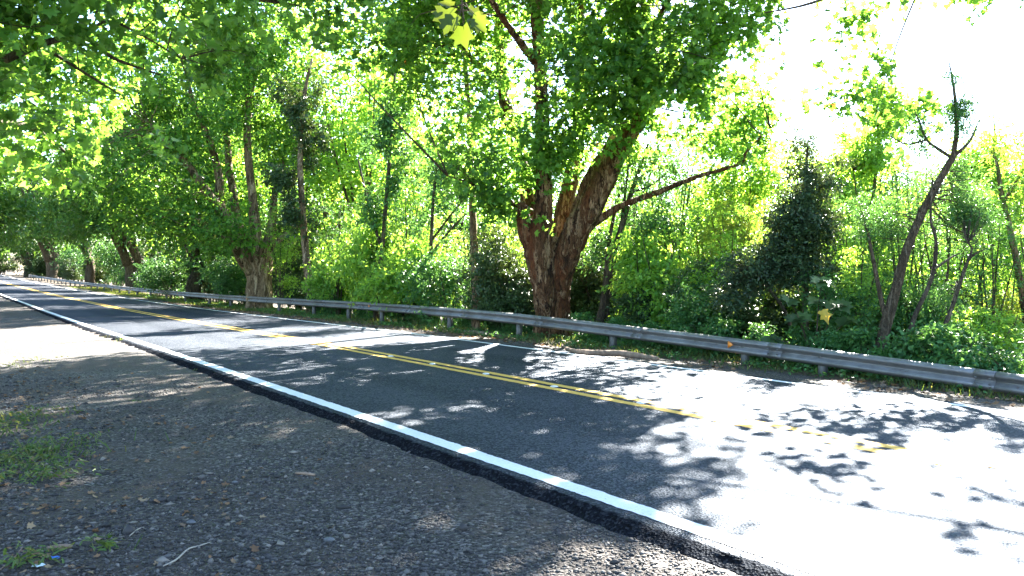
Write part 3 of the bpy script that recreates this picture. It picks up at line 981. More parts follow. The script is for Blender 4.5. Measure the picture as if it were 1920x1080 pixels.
lobesn = [lobe(70, 40, 12.5, 1.5, 1.6, .9, 1.1), lobe(230, 50, 13.5, 1.5, 1.8, .9, 1.), lobe(370, 20, 15, 1.5, 2, 1.0, .9), lobe(60, 190, 13.2, 1.1, 1.4, .8, 1.), lobe(200, 170, 14, 1.1, 1.4, .7, .7),
          lobe(280, 230, 15, .9, 1.2, .7, .6), lobe(150, 120, 21, 2.2, 2.2, 1.3, .7), lobe(120, 210, 22, 2.0, 2.0, 1.2, .8), lobe(240, 40, 22, 2.4, 2.2, 1.4, .6), lobe(30, 120, 20, 1.6, 2.0, 1.4, .7), lobe(70, 300, 15.5, 1.4, 1.4, .75, .8), lobe(520, 10, 17, 1.6, 2, .9, .6), lobe(640, 10, 18, 1.4, 1.8, .9, .4), lobe(350, 130, 15.5, 1.3, 1.5, .9, .55),
          lobe(100, -200, 12, 3, 3, 1.6, .6), lobe(350, -250, 14, 3.5, 3, 1.8, .5), lobe(-250, 0, 11, 2.5, 3, 2.5, .6), (bn[0], bn[1] - 1, 10, 4.5, 4.5, 3.5, .45)]
pc, ov = sample_lobes(rng, lobesn, 1200, .44, .9, 9)
g = sprays(rng, pc, ov, 20, .5, .17)
obj('crown', leaf_mesh('crown', local(g[0], treen), *g[1:4], T_PLANE, g[4]), M['plane_leaf'], treen)
mb = MB()
twigs(mb, rng, skel, pc, .016, frac=.4, maxlen=3.5)
me = mb.mesh('branches')
me.transform(Matrix.Translation(-Vector(treen.location)))
obj('branches', me, M['slim_bark'], treen)

# the spray of young leaves dangling close to the camera at the top
rng = np.random.default_rng(4)
hang0 = P(868, -40, 4.2)
hang = thing('hanging_twig', 'dangling twig of large yellow green young leaves at the top, close to the viewer', 'twig', hang0)
mb = MB()
mb.tube(local(limb_pts([P(858, -60, 4.2), P(866, 0, 4.2), P(870, 40, 4.2)], 10), hang), np.linspace(.006, .003, 10), 6)
for q in ((842, 28), (893, 30), (870, 55), (850, 60), (880, 20)):
    mb.tube(local(limb_pts([P(866, 8, 4.2), P((866 + q[0]) / 2, q[1] - 14, 4.2), P(q[0], q[1], 4.2)], 8), hang), np.linspace(.0025, .0015, 8), 5)
obj('stem', mb.mesh('stem'), M['slim_bark'], hang)
pos = local([P(836, 18, 4.2), P(852, 34, 4.15), P(880, 22, 4.25), P(886, 34, 4.2), P(868, 50, 4.2), P(845, 12, 4.3)], hang)
nrm = np.array([(.1, -.9, .45), (-.3, -.8, .5), (.4, -.7, .6), (.2, -.9, .3), (-.4, -.8, .2), (.2, -.8, .6)])
ax = np.array([(-.1, 0, -1), (-.35, 0, -.9), (.9, 0, -.1), (.8, 0, -.7), (.25, 0, -1), (-.6, 0, .5)], float)
obj('leaves', leaf_mesh('leaves', pos, nrm, ax, np.array([.12, .115, .10, .105, .125, .08]), T_BIG, np.array([.5, .3, .7, .4, .2, .9])), M['young_leaf'], hang)

# sparse leafy bough over the right, hanging from a tree that stands right of the frame
rng = np.random.default_rng(41)
br = base_at(2300, 17.)
treer = thing('plane_tree', 'plane tree standing off to the right whose thin sparse bough crosses the white sky', 'tree', br)
mb = MB()
fork = br + [0, 0, 4.]
mb.tube(local(limb_pts([br + [0, 0, -.4], br + [0, 0, 2], fork], 12), treer), np.linspace(.5, .4, 12), 16, .2, 5, .07)
skel = []
for pts, wd in (([P(2000, -250, 16.5), P(1800, -110, 16), P(1640, -40, 16), P(1520, 6, 16), P(1433, 24, 16)], [.15, .08, .055, .04, .028, .012]),
                ([P(1740, -60, 16), P(1690, 60, 16.2), P(1660, 150, 16.4), P(1640, 220, 16.5)], [.022, .014, .009, .004]),
                ([P(2300, -260, 18), P(2450, -420, 19)], [.3, .2, .08])):
    c = np.concatenate([[fork - [0, 0, .3]], pts]) if len(wd) > len(pts) else np.array(pts)
    p = limb_pts(c)
    mb.tube(local(p, treer), np.interp(np.linspace(0, len(wd) - 1, len(p)), range(len(wd)), wd), 7, .15, 4)
    skel.append(p)
pcr, ov = sample_lobes(rng, [lobe(1640, 30, 16.2, 1.2, 1.2, .6, 1.), lobe(1660, 150, 16.4, .9, 1, 1.0, 1.), lobe(1560, 180, 17, .9, 1, .8, .35), lobe(1690, 230, 17, .7, 1, .7, .7), lobe(1800, -60, 16, 1.5, 1.5, .6, .8), lobe(1620, -60, 22, 2.6, 1.6, .6, .9), lobe(1790, -60, 21.5, 2.6, 1.6, .6, .9), lobe(1930, -60, 19, 2.0, 1.6, .9, .8)], 200, .45, .9, 3)  # lobes along and above the top edge added to dapple the road
twigs(mb, rng, skel, pcr, .014, frac=1, maxlen=3)
obj('trunk', mb.mesh('trunk', True), M['slim_bark'], treer)
pcf, ovf = sample_lobes(rng, [(br[0] + 2, br[1] + 1, 12, 4.5, 4.5, 3.5, 1.)], 300, .45, .9, 3)
g = sprays(rng, np.r_[pcr, pcf], np.r_[ov, ovf], 14, .5, .16)
obj('crown', leaf_mesh('crown', local(g[0], treer), *g[1:4], T_PLANE, g[4]), M['plane_leaf'], treer)

# ------------------------------------------------------------------ trees and saplings behind the guardrail, traced one by one
def traced_tree(name, label, cat, Y, stems, lobes, n_sp, per, spread, size, T, leaf, bark, seed, droop=.25, thr=.45, ns=.9, twf=.3, up=.9, jitter=.55):
    rng = np.random.default_rng(seed)
    px0 = stems[0][0][0][0]
    dY_ = max(0., rail_depth(min(px0, 1900)) + 1.3 - Y)
    Y = Y + dY_
    lobes = [(l[0] * (1 + dY_ / l[1]), l[1] + dY_, *l[2:]) for l in lobes]
    b = base_at(px0, Y)
    root = thing(name, label, cat, b)
    mb = MB()
    skel = []
    for k, (pts, wd, dy) in enumerate(stems):
        p, r = traced(pts, wd, Y, dy)
        if k == 0 or pts[0][1] > 540:
            g0 = base_at(pts[0][0], Y)
            if p[0][2] > g0[2] - .1:
                p = np.concatenate([[g0 - [0, 0, .3]], p])
                r = np.concatenate([[r[0] * 1.15], r])
        mb.tube(local(p, root), r, 8, .25, seed + k, .04)
        skel.append(p)
    pc, ov = sample_lobes(rng, lobes, n_sp, thr, ns, seed)
    m2 = MB()
    twigs(m2, rng, skel, pc, .012, frac=twf, maxlen=4)
    if m2.n:
        V = np.concatenate(m2.V) - np.array(root.location)
        mb.addraw(V, m2.c, m2.i)
    obj('trunk', mb.mesh('trunk', True), bark, root)
    g = sprays(rng, pc, ov, per, spread, size, droop, up=up, jitter=jitter)
    obj('crown', leaf_mesh('crown', local(g[0], root), *g[1:4], T, g[4]), leaf, root)
    return root

traced_tree('slender_tree', 'slender pale straight trunk wrapped in dark creeper above, right of the second plane tree', 'tree', 40,
            [([(582, 566), (576, 500), (570, 430), (566, 370), (563, 310), (566, 240), (572, 170), (585, 110)], [15, 14, 13, 12, 11, 9, 7, 4], 0)],
            [lobe(556, 370, 40, .55, .7, 1.4, 1.2), lobe(572, 280, 40, .6, .8, 1.5, 1.2), lobe(562, 200, 40, .8, .9, 1.1, 1.), lobe(605, 265, 40, .25, .4, 1.3, 1.4), lobe(532, 330, 40, .9, .9, .8, .9), lobe(545, 400, 40, .5, .7, 1.0, 1.), lobe(590, 150, 40, .8, .8, .8, .8), lobe(525, 170, 40, .5, .6, .7, .7), lobe(585, 420, 40, .35, .5, .8, .8)], 420, 22, .36, .15, T_PLAIN, M['dark_leaf'], M['pale_bark'], 51)
traced_tree('slender_tree', 'straight brown pole-like trunk just left of the huge plane tree', 'tree', 26,
            [([(894, 580), (891, 520), (888, 440), (885, 380), (882, 300), (878, 200), (870, 80), (868, -40)], [17, 16, 14, 13, 11, 9, 7, 4], 0)],
            [lobe(850, 100, 26.5, 1.6, 1.5, 1.8, .6), lobe(900, -60, 26.5, 2, 2, 2, .6)], 150, 20, .6, .17, T_PLAIN, M['bright_leaf'], M['pale_bark'], 52)
traced_tree('slender_tree', 'tall thin tree cloaked in dark vines, between the two slender bare trunks', 'tree', 33,
            [([(705, 570), (715, 480), (722, 400), (730, 300), (738, 180), (742, 100)], [10, 9, 8, 7, 6, 3], 0), ([(716, 470), (690, 380), (672, 300)], [6, 5, 3], .5)],
            [lobe(728, 300, 33, .6, .8, 1.5, 1.), lobe(740, 220, 33, .7, .8, 1.2, 1.), lobe(705, 380, 33, .6, .8, 1.1, .8), lobe(690, 280, 33, .5, .7, 1.0, .7), lobe(745, 370, 33, .4, .6, 1.2, .8), lobe(760, 290, 33, .4, .6, 1.0, .6)], 300, 20, .35, .14, T_PLAIN, M['mid_leaf'], M['dark_bark'], 53)
traced_tree('sapling', 'thin dark sapling with forking stems, left of the straight brown trunk', 'sapling', 30,
            [([(806, 575), (808, 500), (809, 440), (813, 370), (818, 310), (820, 240)], [8, 8, 7, 6, 5, 3], 0), ([(810, 450), (840, 410), (868, 375), (885, 350)], [5, 4, 3, 2], .5), ([(812, 470), (850, 425), (875, 400)], [4, 4, 2], -.5)],
            [lobe(830, 320, 30, 1.0, 1, 1.2, .8), lobe(860, 380, 30, .9, 1, .7, .7), lobe(800, 400, 30, .8, 1, .7, .8)], 130, 22, .45, .13, T_PLAIN, M['mid_leaf'], M['dark_bark'], 54)
traced_tree('slender_tree', 'dark slim forked tree leaning right, close behind the huge plane tree', 'tree', 24.5,
            [([(1127, 600), (1140, 530), (1153, 470), (1170, 410), (1184, 360), (1198, 320), (1215, 270)], [18, 15, 13, 11, 9, 7, 4], 0), ([(1132, 560), (1140, 470), (1152, 400), (1166, 350)], [9, 8, 6, 4], .6),
             ([(1140, 560), (1180, 520), (1220, 490), (1262, 465)], [7, 6, 5, 3], -.6), ([(1184, 360), (1215, 350), (1245, 330)], [5, 4, 2], 0), ([(1165, 420), (1175, 340), (1180, 280)], [6, 5, 3], .3)],
            [lobe(1170, 330, 24.5, 1.1, 1.2, .9, .6), lobe(1225, 420, 24.5, 1.0, 1.2, .8, .8), lobe(1120, 470, 25, .6, .8, .9, .8), lobe(1230, 320, 24.5, .8, 1, .7, .6)], 210, 22, .4, .11, T_PLAIN, M['mid_leaf'], M['dark_bark'], 55)
traced_tree('evergreen_tree', 'dense dark evergreen tree with narrow top, standing against the white sky', 'tree', 18.5,
            [([(1512, 640), (1510, 560), (1512, 480), (1510, 400), (1512, 320), (1515, 260)], [12, 11, 10, 8, 5, 3], 0), ([(1490, 640), (1470, 580), (1440, 540), (1410, 500)], [7, 6, 5, 3], -.4), ([(1530, 640), (1560, 560), (1550, 500)], [7, 6, 4], .3)],
            [lobe(1512, 280, 18.5, .42, .5, .50, 1.4), lobe(1515, 345, 18.5, .72, .6, .6, 1.5), lobe(1495, 420, 18.5, .75, .8, .75, 1.5), lobe(1480, 490, 18.5, .9, .8, .65, 1.3), lobe(1410, 505, 18.4, .75, .7, .55, 1.2), lobe(1375, 550, 18.2, .55, .6, .5, 1.), lobe(1540, 420, 18.5, .5, .6, .6, .9), lobe(1575, 300, 18.6, .35, .4, .16, 1.0), lobe(1545, 520, 18.6, .6, .6, .6, .8)],
            1300, 30, .22, .072, T_PLAIN, M['evergreen_leaf'], M['dark_bark'], 56, thr=.38, ns=1.6)
traced_tree('leaning_tree', 'leaning grey trunk forking near the top, rising right against the bright sky', 'tree', 15.4,
            [([(1642, 680), (1652, 640), (1668, 585), (1683, 530), (1700, 470), (1726, 405), (1758, 345), (1786, 295)], [23, 22, 21, 19, 17, 16, 14, 12], 0),
             ([(1786, 295), (1812, 272), (1826, 250), (1838, 218)], [8, 6, 4, 1.5], -.2), ([(1786, 297), (1760, 280), (1738, 262), (1722, 225), (1714, 205)], [7, 6, 5, 3, 1.2], .1),
             ([(1786, 300), (1794, 250), (1792, 200), (1786, 150), (1776, 100)], [11, 9, 7, 4, 1], .1), ([(1662, 605), (1652, 560), (1640, 500), (1628, 440), (1612, 385)], [10, 9, 8, 6, 2], .3), ([(1740, 262), (1700, 270), (1668, 255)], [4, 3, 2], .2)],
            [lobe(1795, 200, 15.4, .30, .35, .75, 1.6), lobe(1800, 320, 15.9, .35, .35, .5, .7), lobe(1750, 340, 16.3, .6, .4, .5, .4), lobe(1720, 240, 15.6, .5, .5, .5, .4), lobe(1620, 400, 15.8, .5, .6, .5, .6), lobe(1778, 140, 15.4, .22, .3, .25, 1.4), lobe(1835, 400, 16.2, .45, .4, .8, .6), lobe(1670, 420, 16.2, .45, .4, .7, .4)],
            520, 24, .2, .062, T_LANCE, M['mid_leaf'], M['slim_bark'], 57, ns=1.8, twf=.22)
traced_tree('sapling', 'thin crooked sapling with bare twigs, right of the leaning grey trunk', 'sapling', 15.2,
            [([(1694, 690), (1702, 640), (1716, 590), (1740, 540), (1752, 500), (1755, 450), (1745, 410), (1748, 340)], [11, 10, 9, 8, 8, 6, 5, 3], .2), ([(1752, 505), (1780, 485), (1800, 475)], [5, 4, 2], .1), ([(1730, 690), (1755, 640), (1780, 590), (1800, 530), (1815, 490), (1830, 475), (1850, 466)], [10, 9, 8, 7, 6, 4, 1.5], -.2), ([(1815, 488), (1822, 468), (1815, 455)], [6, 4, 3], 0)],
            [lobe(1790, 400, 16., .6, .5, .6, .8), lobe(1760, 540, 15.8, .5, .4, .5, .6), lobe(1810, 420, 16., .5, .5, .7, .7)], 260, 22, .25, .07, T_LANCE, M['mid_leaf'], M['dark_bark'], 58, ns=1.8, twf=.25)
traced_tree('slender_tree', 'slim pale trunk leaning left at the right edge of the view', 'tree', 19,
            [([(1935, 690), (1926, 610), (1908, 500), (1894, 430), (1880, 375), (1868, 300)], [13, 13, 12, 11, 10, 6], 0), ([(1882, 380), (1905, 340), (1930, 300)], [6, 5, 3], 0)],
            [lobe(1880, 260, 19, .6, .6, .4, .8), lobe(1900, 370, 19, .7, .7, .5, .8), lobe(1930, 300, 19, .9, .8, .6, .8)], 130, 20, .32, .12, T_LANCE, M['bright_leaf'], M['pale_bark'], 59, twf=.8)

for lab_, px_, Y_, top_, lbs, sd_ in (
        ('airy sunlit tree with thin see-through crown, behind the left side of the leaning grey trunk', 1640, 22, 150, [(1640, 300, .9, .8, .7), (1680, 220, .8, .8, .6), (1610, 380, 1., .8, .8), (1690, 360, .9, .7, .7), (1650, 180, .5, .5, .5)], 201),
        ('airy sunlit tree with thin see-through crown at the right edge, beyond the slim pale trunk', 1860, 22, 210, [(1860, 300, 1., .9, .7), (1900, 370, 1.1, .8, .8), (1830, 390, .9, .7, .8), (1880, 240, .6, .6, .5), (1810, 330, .6, .6, .5)], 202),
        ('airy bright tree rising left of the dark evergreen top', 1375, 28, 130, [(1370, 280, 1.3, 1.2, .8), (1410, 210, 1.0, 1.0, .7), (1340, 360, 1.4, 1., .9), (1430, 340, 1.2, 1., .8), (1380, 160, .7, .7, .5)], 203),
        ('airy bright tree peeping out just right of the dark evergreen', 1580, 25, 240, [(1580, 330, .9, .8, .7), (1560, 400, 1.1, 1., .8), (1600, 270, .6, .6, .5)], 204)):
    traced_tree('airy_tree', lab_, 'tree', Y_, [([(px_ - 6, 640), (px_ + 4, 520), (px_ - 5, 400), (px_ + 6, 280), (px_ + 2, top_)], [9, 8, 7, 5, 2], .3), ([(px_, 500), (px_ + 30, 420), (px_ + 42, 340)], [5, 4, 2], 0), ([(px_, 450), (px_ - 30, 380), (px_ - 40, 320)], [5, 4, 2], 0)],
                [lobe(a, b, Y_, c, c, d, e) for a, b, c, d, e in lbs], 430, 20, .34, .12, T_PLAIN, M['bright_leaf'], M['slim_bark'], sd_, twf=.7, thr=.48)

# ------------------------------------------------------------------ shrubs and background trees, copied
def shrub(name, label, seed, h, r, n_sp, per, spread, size, T, leaf, stems=5, droop=.25, cat='shrub', thr=.42, ns=1.2, group=None):
    rng = np.random.default_rng(seed)
    root = thing(name, label, cat, (0, -50, 0), 0, group)
    mb = MB()
    skel = []
    for k in range(stems):
        a = k / stems * 6.28 + rng.uniform(-.4, .4)
        e = np.array([math.cos(a) * r * .6, math.sin(a) * r * .6, h * rng.uniform(.6, .95)])
        p = limb_pts([(math.cos(a) * .1, math.sin(a) * .1, -.3), e * [.3, .3, .4], e * [.75, .75, .8], e], 12, .15, seed + k)
        mb.tube(p, np.linspace(.03, .008, 12) * (h / 3) ** .5, 5)
        skel.append(p)
    lobes = [(0, 0, h * .55, r, r, h * .45, 1.)]
    for k in range(5):
        a = rng.uniform(0, 6.28)
        lobes.append((math.cos(a) * r * .6, math.sin(a) * r * .6, h * rng.uniform(.25, .85), r * .5, r * .5, h * .2, 1.2))
    pc, ov = sample_lobes(rng, lobes, n_sp, thr, ns, seed)
    twigs(mb, rng, skel, pc, .006, frac=.3, maxlen=2)
    obj('stems', mb.mesh('stems', True), M['dark_bark'], root)
    g = sprays(rng, pc, ov, per, spread, size, droop)
    obj('foliage', leaf_mesh('foliage', *g[:4], T, g[4]), leaf, root)
    return root

class Stock:
    """a first plant is moved to its place, later ones are copies of it"""
    def __init__(self, root):
        self.root, self.used = root, False
    def put(self, px, Y, rz, scale, label=None, group=None, dz=0.):
        b = base_at(px, max(Y, rail_depth(px) + 2.4))
        b[2] += dz
        if not self.used:
            self.used = True
            r = self.root
            r.location = tuple(b)
            r.rotation_euler = (0, 0, rz)
            r.scale = (scale,) * 3 if not hasattr(scale, '__len__') else scale
            if label: r['label'] = label
            if group: r['group'] = group
            return r
        return dup(self.root, b, rz, scale, label or self.root['label'], None, group or self.root.get('group'))

sh_b = Stock(shrub('shrub', 'x', 61, 3.2, 1.6, 250, 24, .34, .11, T_PLAIN, M['bright_leaf']))
sh_b2 = Stock(shrub('shrub', 'x', 62, 2.6, 1.5, 220, 22, .36, .13, T_PLAIN, M['bright_leaf']))
sh_m = Stock(shrub('shrub', 'x', 63, 3.0, 1.4, 270, 24, .32, .10, T_PLAIN, M['mid_leaf']))
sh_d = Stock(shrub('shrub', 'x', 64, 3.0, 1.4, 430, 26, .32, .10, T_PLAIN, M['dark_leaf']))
sh_big = Stock(shrub('shrub', 'x', 69, 3.4, 1.5, 200, 18, .42, .17, T_PLAIN, M['bright_leaf'], 7, .45))
sh_low = Stock(shrub('low_plant', 'x', 65, 1.1, .8, 130, 18, .24, .10, T_PLAIN, M['mid_leaf'], 6))
bam = Stock(shrub('bamboo', 'x', 66, 5.5, 1.7, 420, 24, .5, .22, T_LONG, M['bamboo_leaf'], 9, .9, 'bamboo'))

named = [
    (sh_d, 640, 40, .3, (.9, .9, 1.05), 'dark leafy shrub beside the slender creeper-wrapped trunk'),
    (sh_b, 700, 36, 1.2, (1.4, 1.2, 1.3), 'pale sunlit shrub behind the rail, left of the straight brown trunk'),
    (sh_b2, 765, 30, 2.0, (1.3, 1.2, 1.3), 'bright yellow green shrub between the forking sapling and the vine-cloaked thin tree'),
    (sh_m, 845, 28, .7, (1.2, 1, 1.1), 'mid green shrub at the foot of the forking sapling'),
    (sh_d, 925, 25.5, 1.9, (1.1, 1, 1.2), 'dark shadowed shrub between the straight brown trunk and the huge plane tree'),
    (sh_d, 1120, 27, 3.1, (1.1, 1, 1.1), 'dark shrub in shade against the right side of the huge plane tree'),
    (sh_b, 1215, 25, 4.2, (1.0, 1, .9), 'sunlit shrub behind the rail, right of the dark slim forked tree'),
    (sh_b2, 1290, 22.5, 5.1, (.9, .9, .95), 'bright shrub left of the dark evergreen tree'),
    (sh_m, 1335, 20, 1.1, (.8, .8, .62), 'low mid green shrub left of the dark evergreen foot'),
    (sh_m, 1585, 17.5, 2.2, (.7, .7, .75), 'green shrub between the dark evergreen and the leaning grey trunk'),
    (sh_b, 1870, 16.5, .5, (.75, .75, .45), 'white-lit low shrub at the right end of the guardrail'),
    (sh_b2, 1800, 17.2, 1.5, (.7, .7, .6), 'sunlit shrub behind the crooked sapling'),
    (sh_m, 1720, 17.5, 2.6, (.6, .6, .8), 'thin leafy shrub between the leaning grey trunk and the crooked sapling'),
    (bam, 1385, 24, 0., .85, 'drooping bamboo of narrow yellow green leaves left of the dark evergreen'),
    (bam, 1856, 21, 1.6, (.55, .55, .42), 'small weeping clump of bamboo near the slim pale trunk at the right edge'),
    (sh_m, 560, 50, .9, (1.1, 1.1, 1.1), 'leafy shrub right of the second plane tree foot'),
    (sh_m, 430, 50, 2.9, (1.4, 1.4, 1.2), 'leafy shrub left of the second plane tree foot'),
    (sh_m, 320, 60, 1.7, (1.8, 1.8, 1.2), 'leafy shrub between the dark leaning plane trunk and the mossy stems'),
]
for st, px, Y, rz, sc_, lab in named:
    st.put(px, Y, rz, sc_, lab)
rng = np.random.default_rng(71)
GRP = 'leafy shrubs of the thicket behind the guardrail'
for px in list(range(470, 1300, 74)):
    for Y in (31, 38):
        p_, y_ = px + rng.uniform(-25, 25), Y + rng.uniform(-2, 2) + max(0, (640 - px) * .03)
        if abs(p_ - 580) < 38 or abs(p_ - 892) < 34: y_ = rail_depth(p_) + 9
        if abs(p_ - 486) < 60: y_ = rail_depth(p_) + 8
        st = (sh_b, sh_b2, sh_m, sh_d, sh_big, sh_big)[rng.integers(6)]
        sc_ = rng.uniform(.65, 1.15)
        st.put(p_, y_, rng.uniform(0, 6), (sc_, sc_, sc_ * rng.uniform(.8, 1.6)), 'leafy shrub deep in the thicket behind the guardrail', GRP)
for px in range(1230, 2150, 78):
    for Y in (22, 28):
        st = (sh_b, sh_b2, sh_big, sh_m, sh_big)[rng.integers(5)]
        sc_ = rng.uniform(.6, .95)
        st.put(px + rng.uniform(-25, 25), Y + rng.uniform(-1.5, 1.5), rng.uniform(0, 6), (sc_, sc_, sc_ * rng.uniform(.8, 1.5)), 'sunlit shrub deep in the thicket on the right', 'sunlit shrubs on the right beyond the dark evergreen')
for px in range(20, 470, 55):
    s, xy = on_line(px, lambda s: L_FAR + 6.5)
    b = np.array([xy[0], xy[1], float(terrain(*xy))])
    dup((sh_d, sh_d, sh_m)[rng.integers(3)].root, b, rng.uniform(0, 6), rng.uniform(1., 1.6), 'leafy shrub filling the gaps between the far plane trunks', None, 'undergrowth between the far plane trunks')  # mostly dark-leaved: the shade of the far wood is put into leaf colour
for px in range(600, 1930, 42):
    s, xy = on_line(px + rng.uniform(-15, 15), lambda s: l_rail(s) + 1.1)
    if abs(px - 1034) < 45: continue
    b = np.array([xy[0], xy[1], float(terrain(*xy)) - .05])
    if not sh_low.used:
        sh_low.used = True
        r = sh_low.root
        r.location, r.scale = tuple(b), (.8,) * 3
        r['label'], r['group'] = 'low leafy plant growing close behind the guardrail', 'low plants behind the guardrail'
    else:
        dup(sh_low.root, b, rng.uniform(0, 6), rng.uniform(.5, .95), 'low leafy plant growing close behind the guardrail', None, 'low plants behind the guardrail')

for s_ in range(52, 210, 11):
    for dl in (9.5, 17):
        xy = road_xy(np.array([s_ + rng.uniform(-4, 4)]), np.array([L_FAR + dl + rng.uniform(-2, 2)]))[0]
        b = np.array([xy[0], xy[1], float(terrain(*xy)) - .2])
        dup((sh_d, sh_m)[rng.integers(2)].root, b, rng.uniform(0, 6), rng.uniform(2.0, 3.0), 'tall shadowed thicket shrub in the dark wood behind the far plane trunks', None, 'tall shrubs of the dark wood behind the far planes')
for s_, l_ in ((178, 19), (186, 22), (192, -9), (188, -16), (196, 4), (203, 12), (210, -4), (206, 20), (222, 8), (200, -14), (215, -22)):
    xy = road_xy(np.array([float(s_)]), np.array([float(l_)]))[0]
    dup(sh_d.root, (xy[0], xy[1], float(terrain(*xy)) - .2), rng.uniform(0, 6), (3.4, 3.4, 2.2), 'dark shrub closing the view at the far end of the road', None, 'dark shrubs at the far end of the road')
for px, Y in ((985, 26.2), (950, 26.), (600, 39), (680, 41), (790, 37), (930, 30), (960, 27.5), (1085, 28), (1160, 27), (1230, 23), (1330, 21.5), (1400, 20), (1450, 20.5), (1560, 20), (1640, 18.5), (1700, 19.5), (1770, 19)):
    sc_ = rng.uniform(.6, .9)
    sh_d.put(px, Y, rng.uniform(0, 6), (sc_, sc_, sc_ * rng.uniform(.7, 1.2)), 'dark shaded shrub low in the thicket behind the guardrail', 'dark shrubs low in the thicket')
sapl = Stock(shrub('sapling', 'x', 67, 6.0, 1.0, 150, 22, .34, .10, T_PLAIN, M['bright_leaf'], 4, .3, 'sapling', .45))
sapl2 = Stock(shrub('sapling', 'x', 68, 6.5, 1.2, 130, 22, .34, .11, T_LANCE, M['mid_leaf'], 5, .3, 'sapling', .45))
for px, Y, sc_ in ((1180, 26, .8), (1245, 24, .75), (1300, 26, .8), (1370, 21.5, .7), (1440, 22, .6), (1590, 19.5, .72), (1640, 21, .85), (1690, 18.5, .72), (1735, 20, .85), (1775, 17.6, .75), (1820, 19.5, .8), (1865, 18, .62), (1900, 21, .85), (1960, 18, .8), (1620, 17, .55), (1265, 27, 1.2), (1330, 30, 1.45), (1395, 28, 1.3), (1450, 30, 1.4), (1555, 27, 1.2), (1605, 26, 1.15), (1660, 27, 1.3), (1715, 26, 1.25), (1760, 28, 1.3), (1840, 27, 1.25), (1890, 26, 1.2), (1210, 31, 1.4),
                   (640, 34, .9), (690, 30, .75), (770, 33, .9), (830, 32, .8), (950, 29, .8), (520, 44, 1.), (600, 42, 1.)):
    st = (sapl, sapl2)[rng.integers(2)]
    st.put(px + rng.uniform(-8, 8), Y, rng.uniform(0, 6), sc_, 'thin many-stemmed leafy sapling in the thicket behind the guardrail', 'thin saplings of the thicket')

# background trees
bt_crown = [(0, 0, 8, 3.2, 3.2, 3.2, 1.), (1.4, .5, 5, 2.4, 2.4, 2., 1.), (-1.2, -.6, 11, 2.4, 2.4, 2.4, .9), (-1.6, 1, 5.5, 2., 2., 2., .8), (0, 0, 2.6, 2.0, 2.0, 1.4, .8)]
bt1 = Stock(build_tree('woodland_tree', 'x', 'tree', 81, 12.5, .16, 3., bt_crown, 380, 22, .7, .19, T_PLAIN, M['bright_leaf'], M['slim_bark'], 5, .05, .45, .55, .1))
bt2 = Stock(build_tree('woodland_tree', 'x', 'tree', 82, 12.5, .14, 4., [(c[1], -c[0], c[2], c[3], c[4], c[5], c[6]) for c in bt_crown], 380, 22, .7, .17, T_PLAIN, M['mid_leaf'], M['dark_bark'], 5, .08, .45, .55, .1))
rng = np.random.default_rng(91)
G2 = 'woodland trees behind the thicket'
for px, Y, sc_, k in ((560, 54, 1.3, 1), (620, 52, 1.55, 0), (672, 48, 1.5, 0), (740, 54, 1.5, 0), (800, 46, 1.05, 0), (860, 40, .95, 1), (930, 46, 1.0, 0), (1010, 40, .8, 1), (1080, 44, .8, 0), (1150, 38, .72, 0), (1220, 36, .65, 0), (1290, 38, .62, 1), (1360, 34, .75, 0), (1440, 36, .72, 0),
                      (1530, 38, .66, 0), (1620, 34, .62, 0), (1700, 36, .66, 1), (1790, 32, .6, 0), (1880, 34, .62, 0), (1980, 30, .5, 0), (2080, 34, .6, 1), (500, 60, 1.4, 0), (430, 66, 1.4, 1), (350, 76, 1.5, 0), (270, 95, 1.6, 1)):
    (bt1, bt2)[k].put(px, Y, rng.uniform(0, 6), sc_, 'slim leafy woodland tree rising behind the thicket', G2)
for k in range(18):
    px = 420 + k * 88 + rng.uniform(-20, 20)
    Y = 72 + rng.uniform(-8, 8)
    (bt1, bt2)[k % 2].put(px, Y, rng.uniform(0, 6), (1.15 if px < 900 else .8) * rng.uniform(.9, 1.1), 'distant woodland tree showing through gaps in the thicket', 'distant woodland trees beyond the thicket')
for px, Y, k in ((2180, 30, 0), (2300, 27, 1), (2420, 32, 0), (2560, 26, 0), (2700, 30, 1), (2880, 25, 0), (3080, 29, 0), (3300, 24, 1)):
    (bt1, bt2)[k].put(px, Y, rng.uniform(0, 6), .6, 'slim leafy woodland tree rising behind the thicket', G2)
for px in range(2200, 3400, 110):
    (sh_b, sh_m, sh_b2)[rng.integers(3)].put(px + rng.uniform(-30, 30), rng.uniform(17, 23), rng.uniform(0, 6), rng.uniform(.7, 1.1), 'sunlit shrub deep in the thicket on the right', 'sunlit shrubs on the right beyond the dark evergreen')
# trees of the near side further left, out along the road
for px_, Y_, k in ((-150, 48, 0), (-260, 34, 1), (-90, 70, 0), (-30, 100, 1)):
    b = base_at(px_, Y_)
    dup(row_trees[k], b, rng.uniform(0, 6), .95, 'roadside tree on the near side, at the far left edge', None, 'roadside trees on the near side of the road')

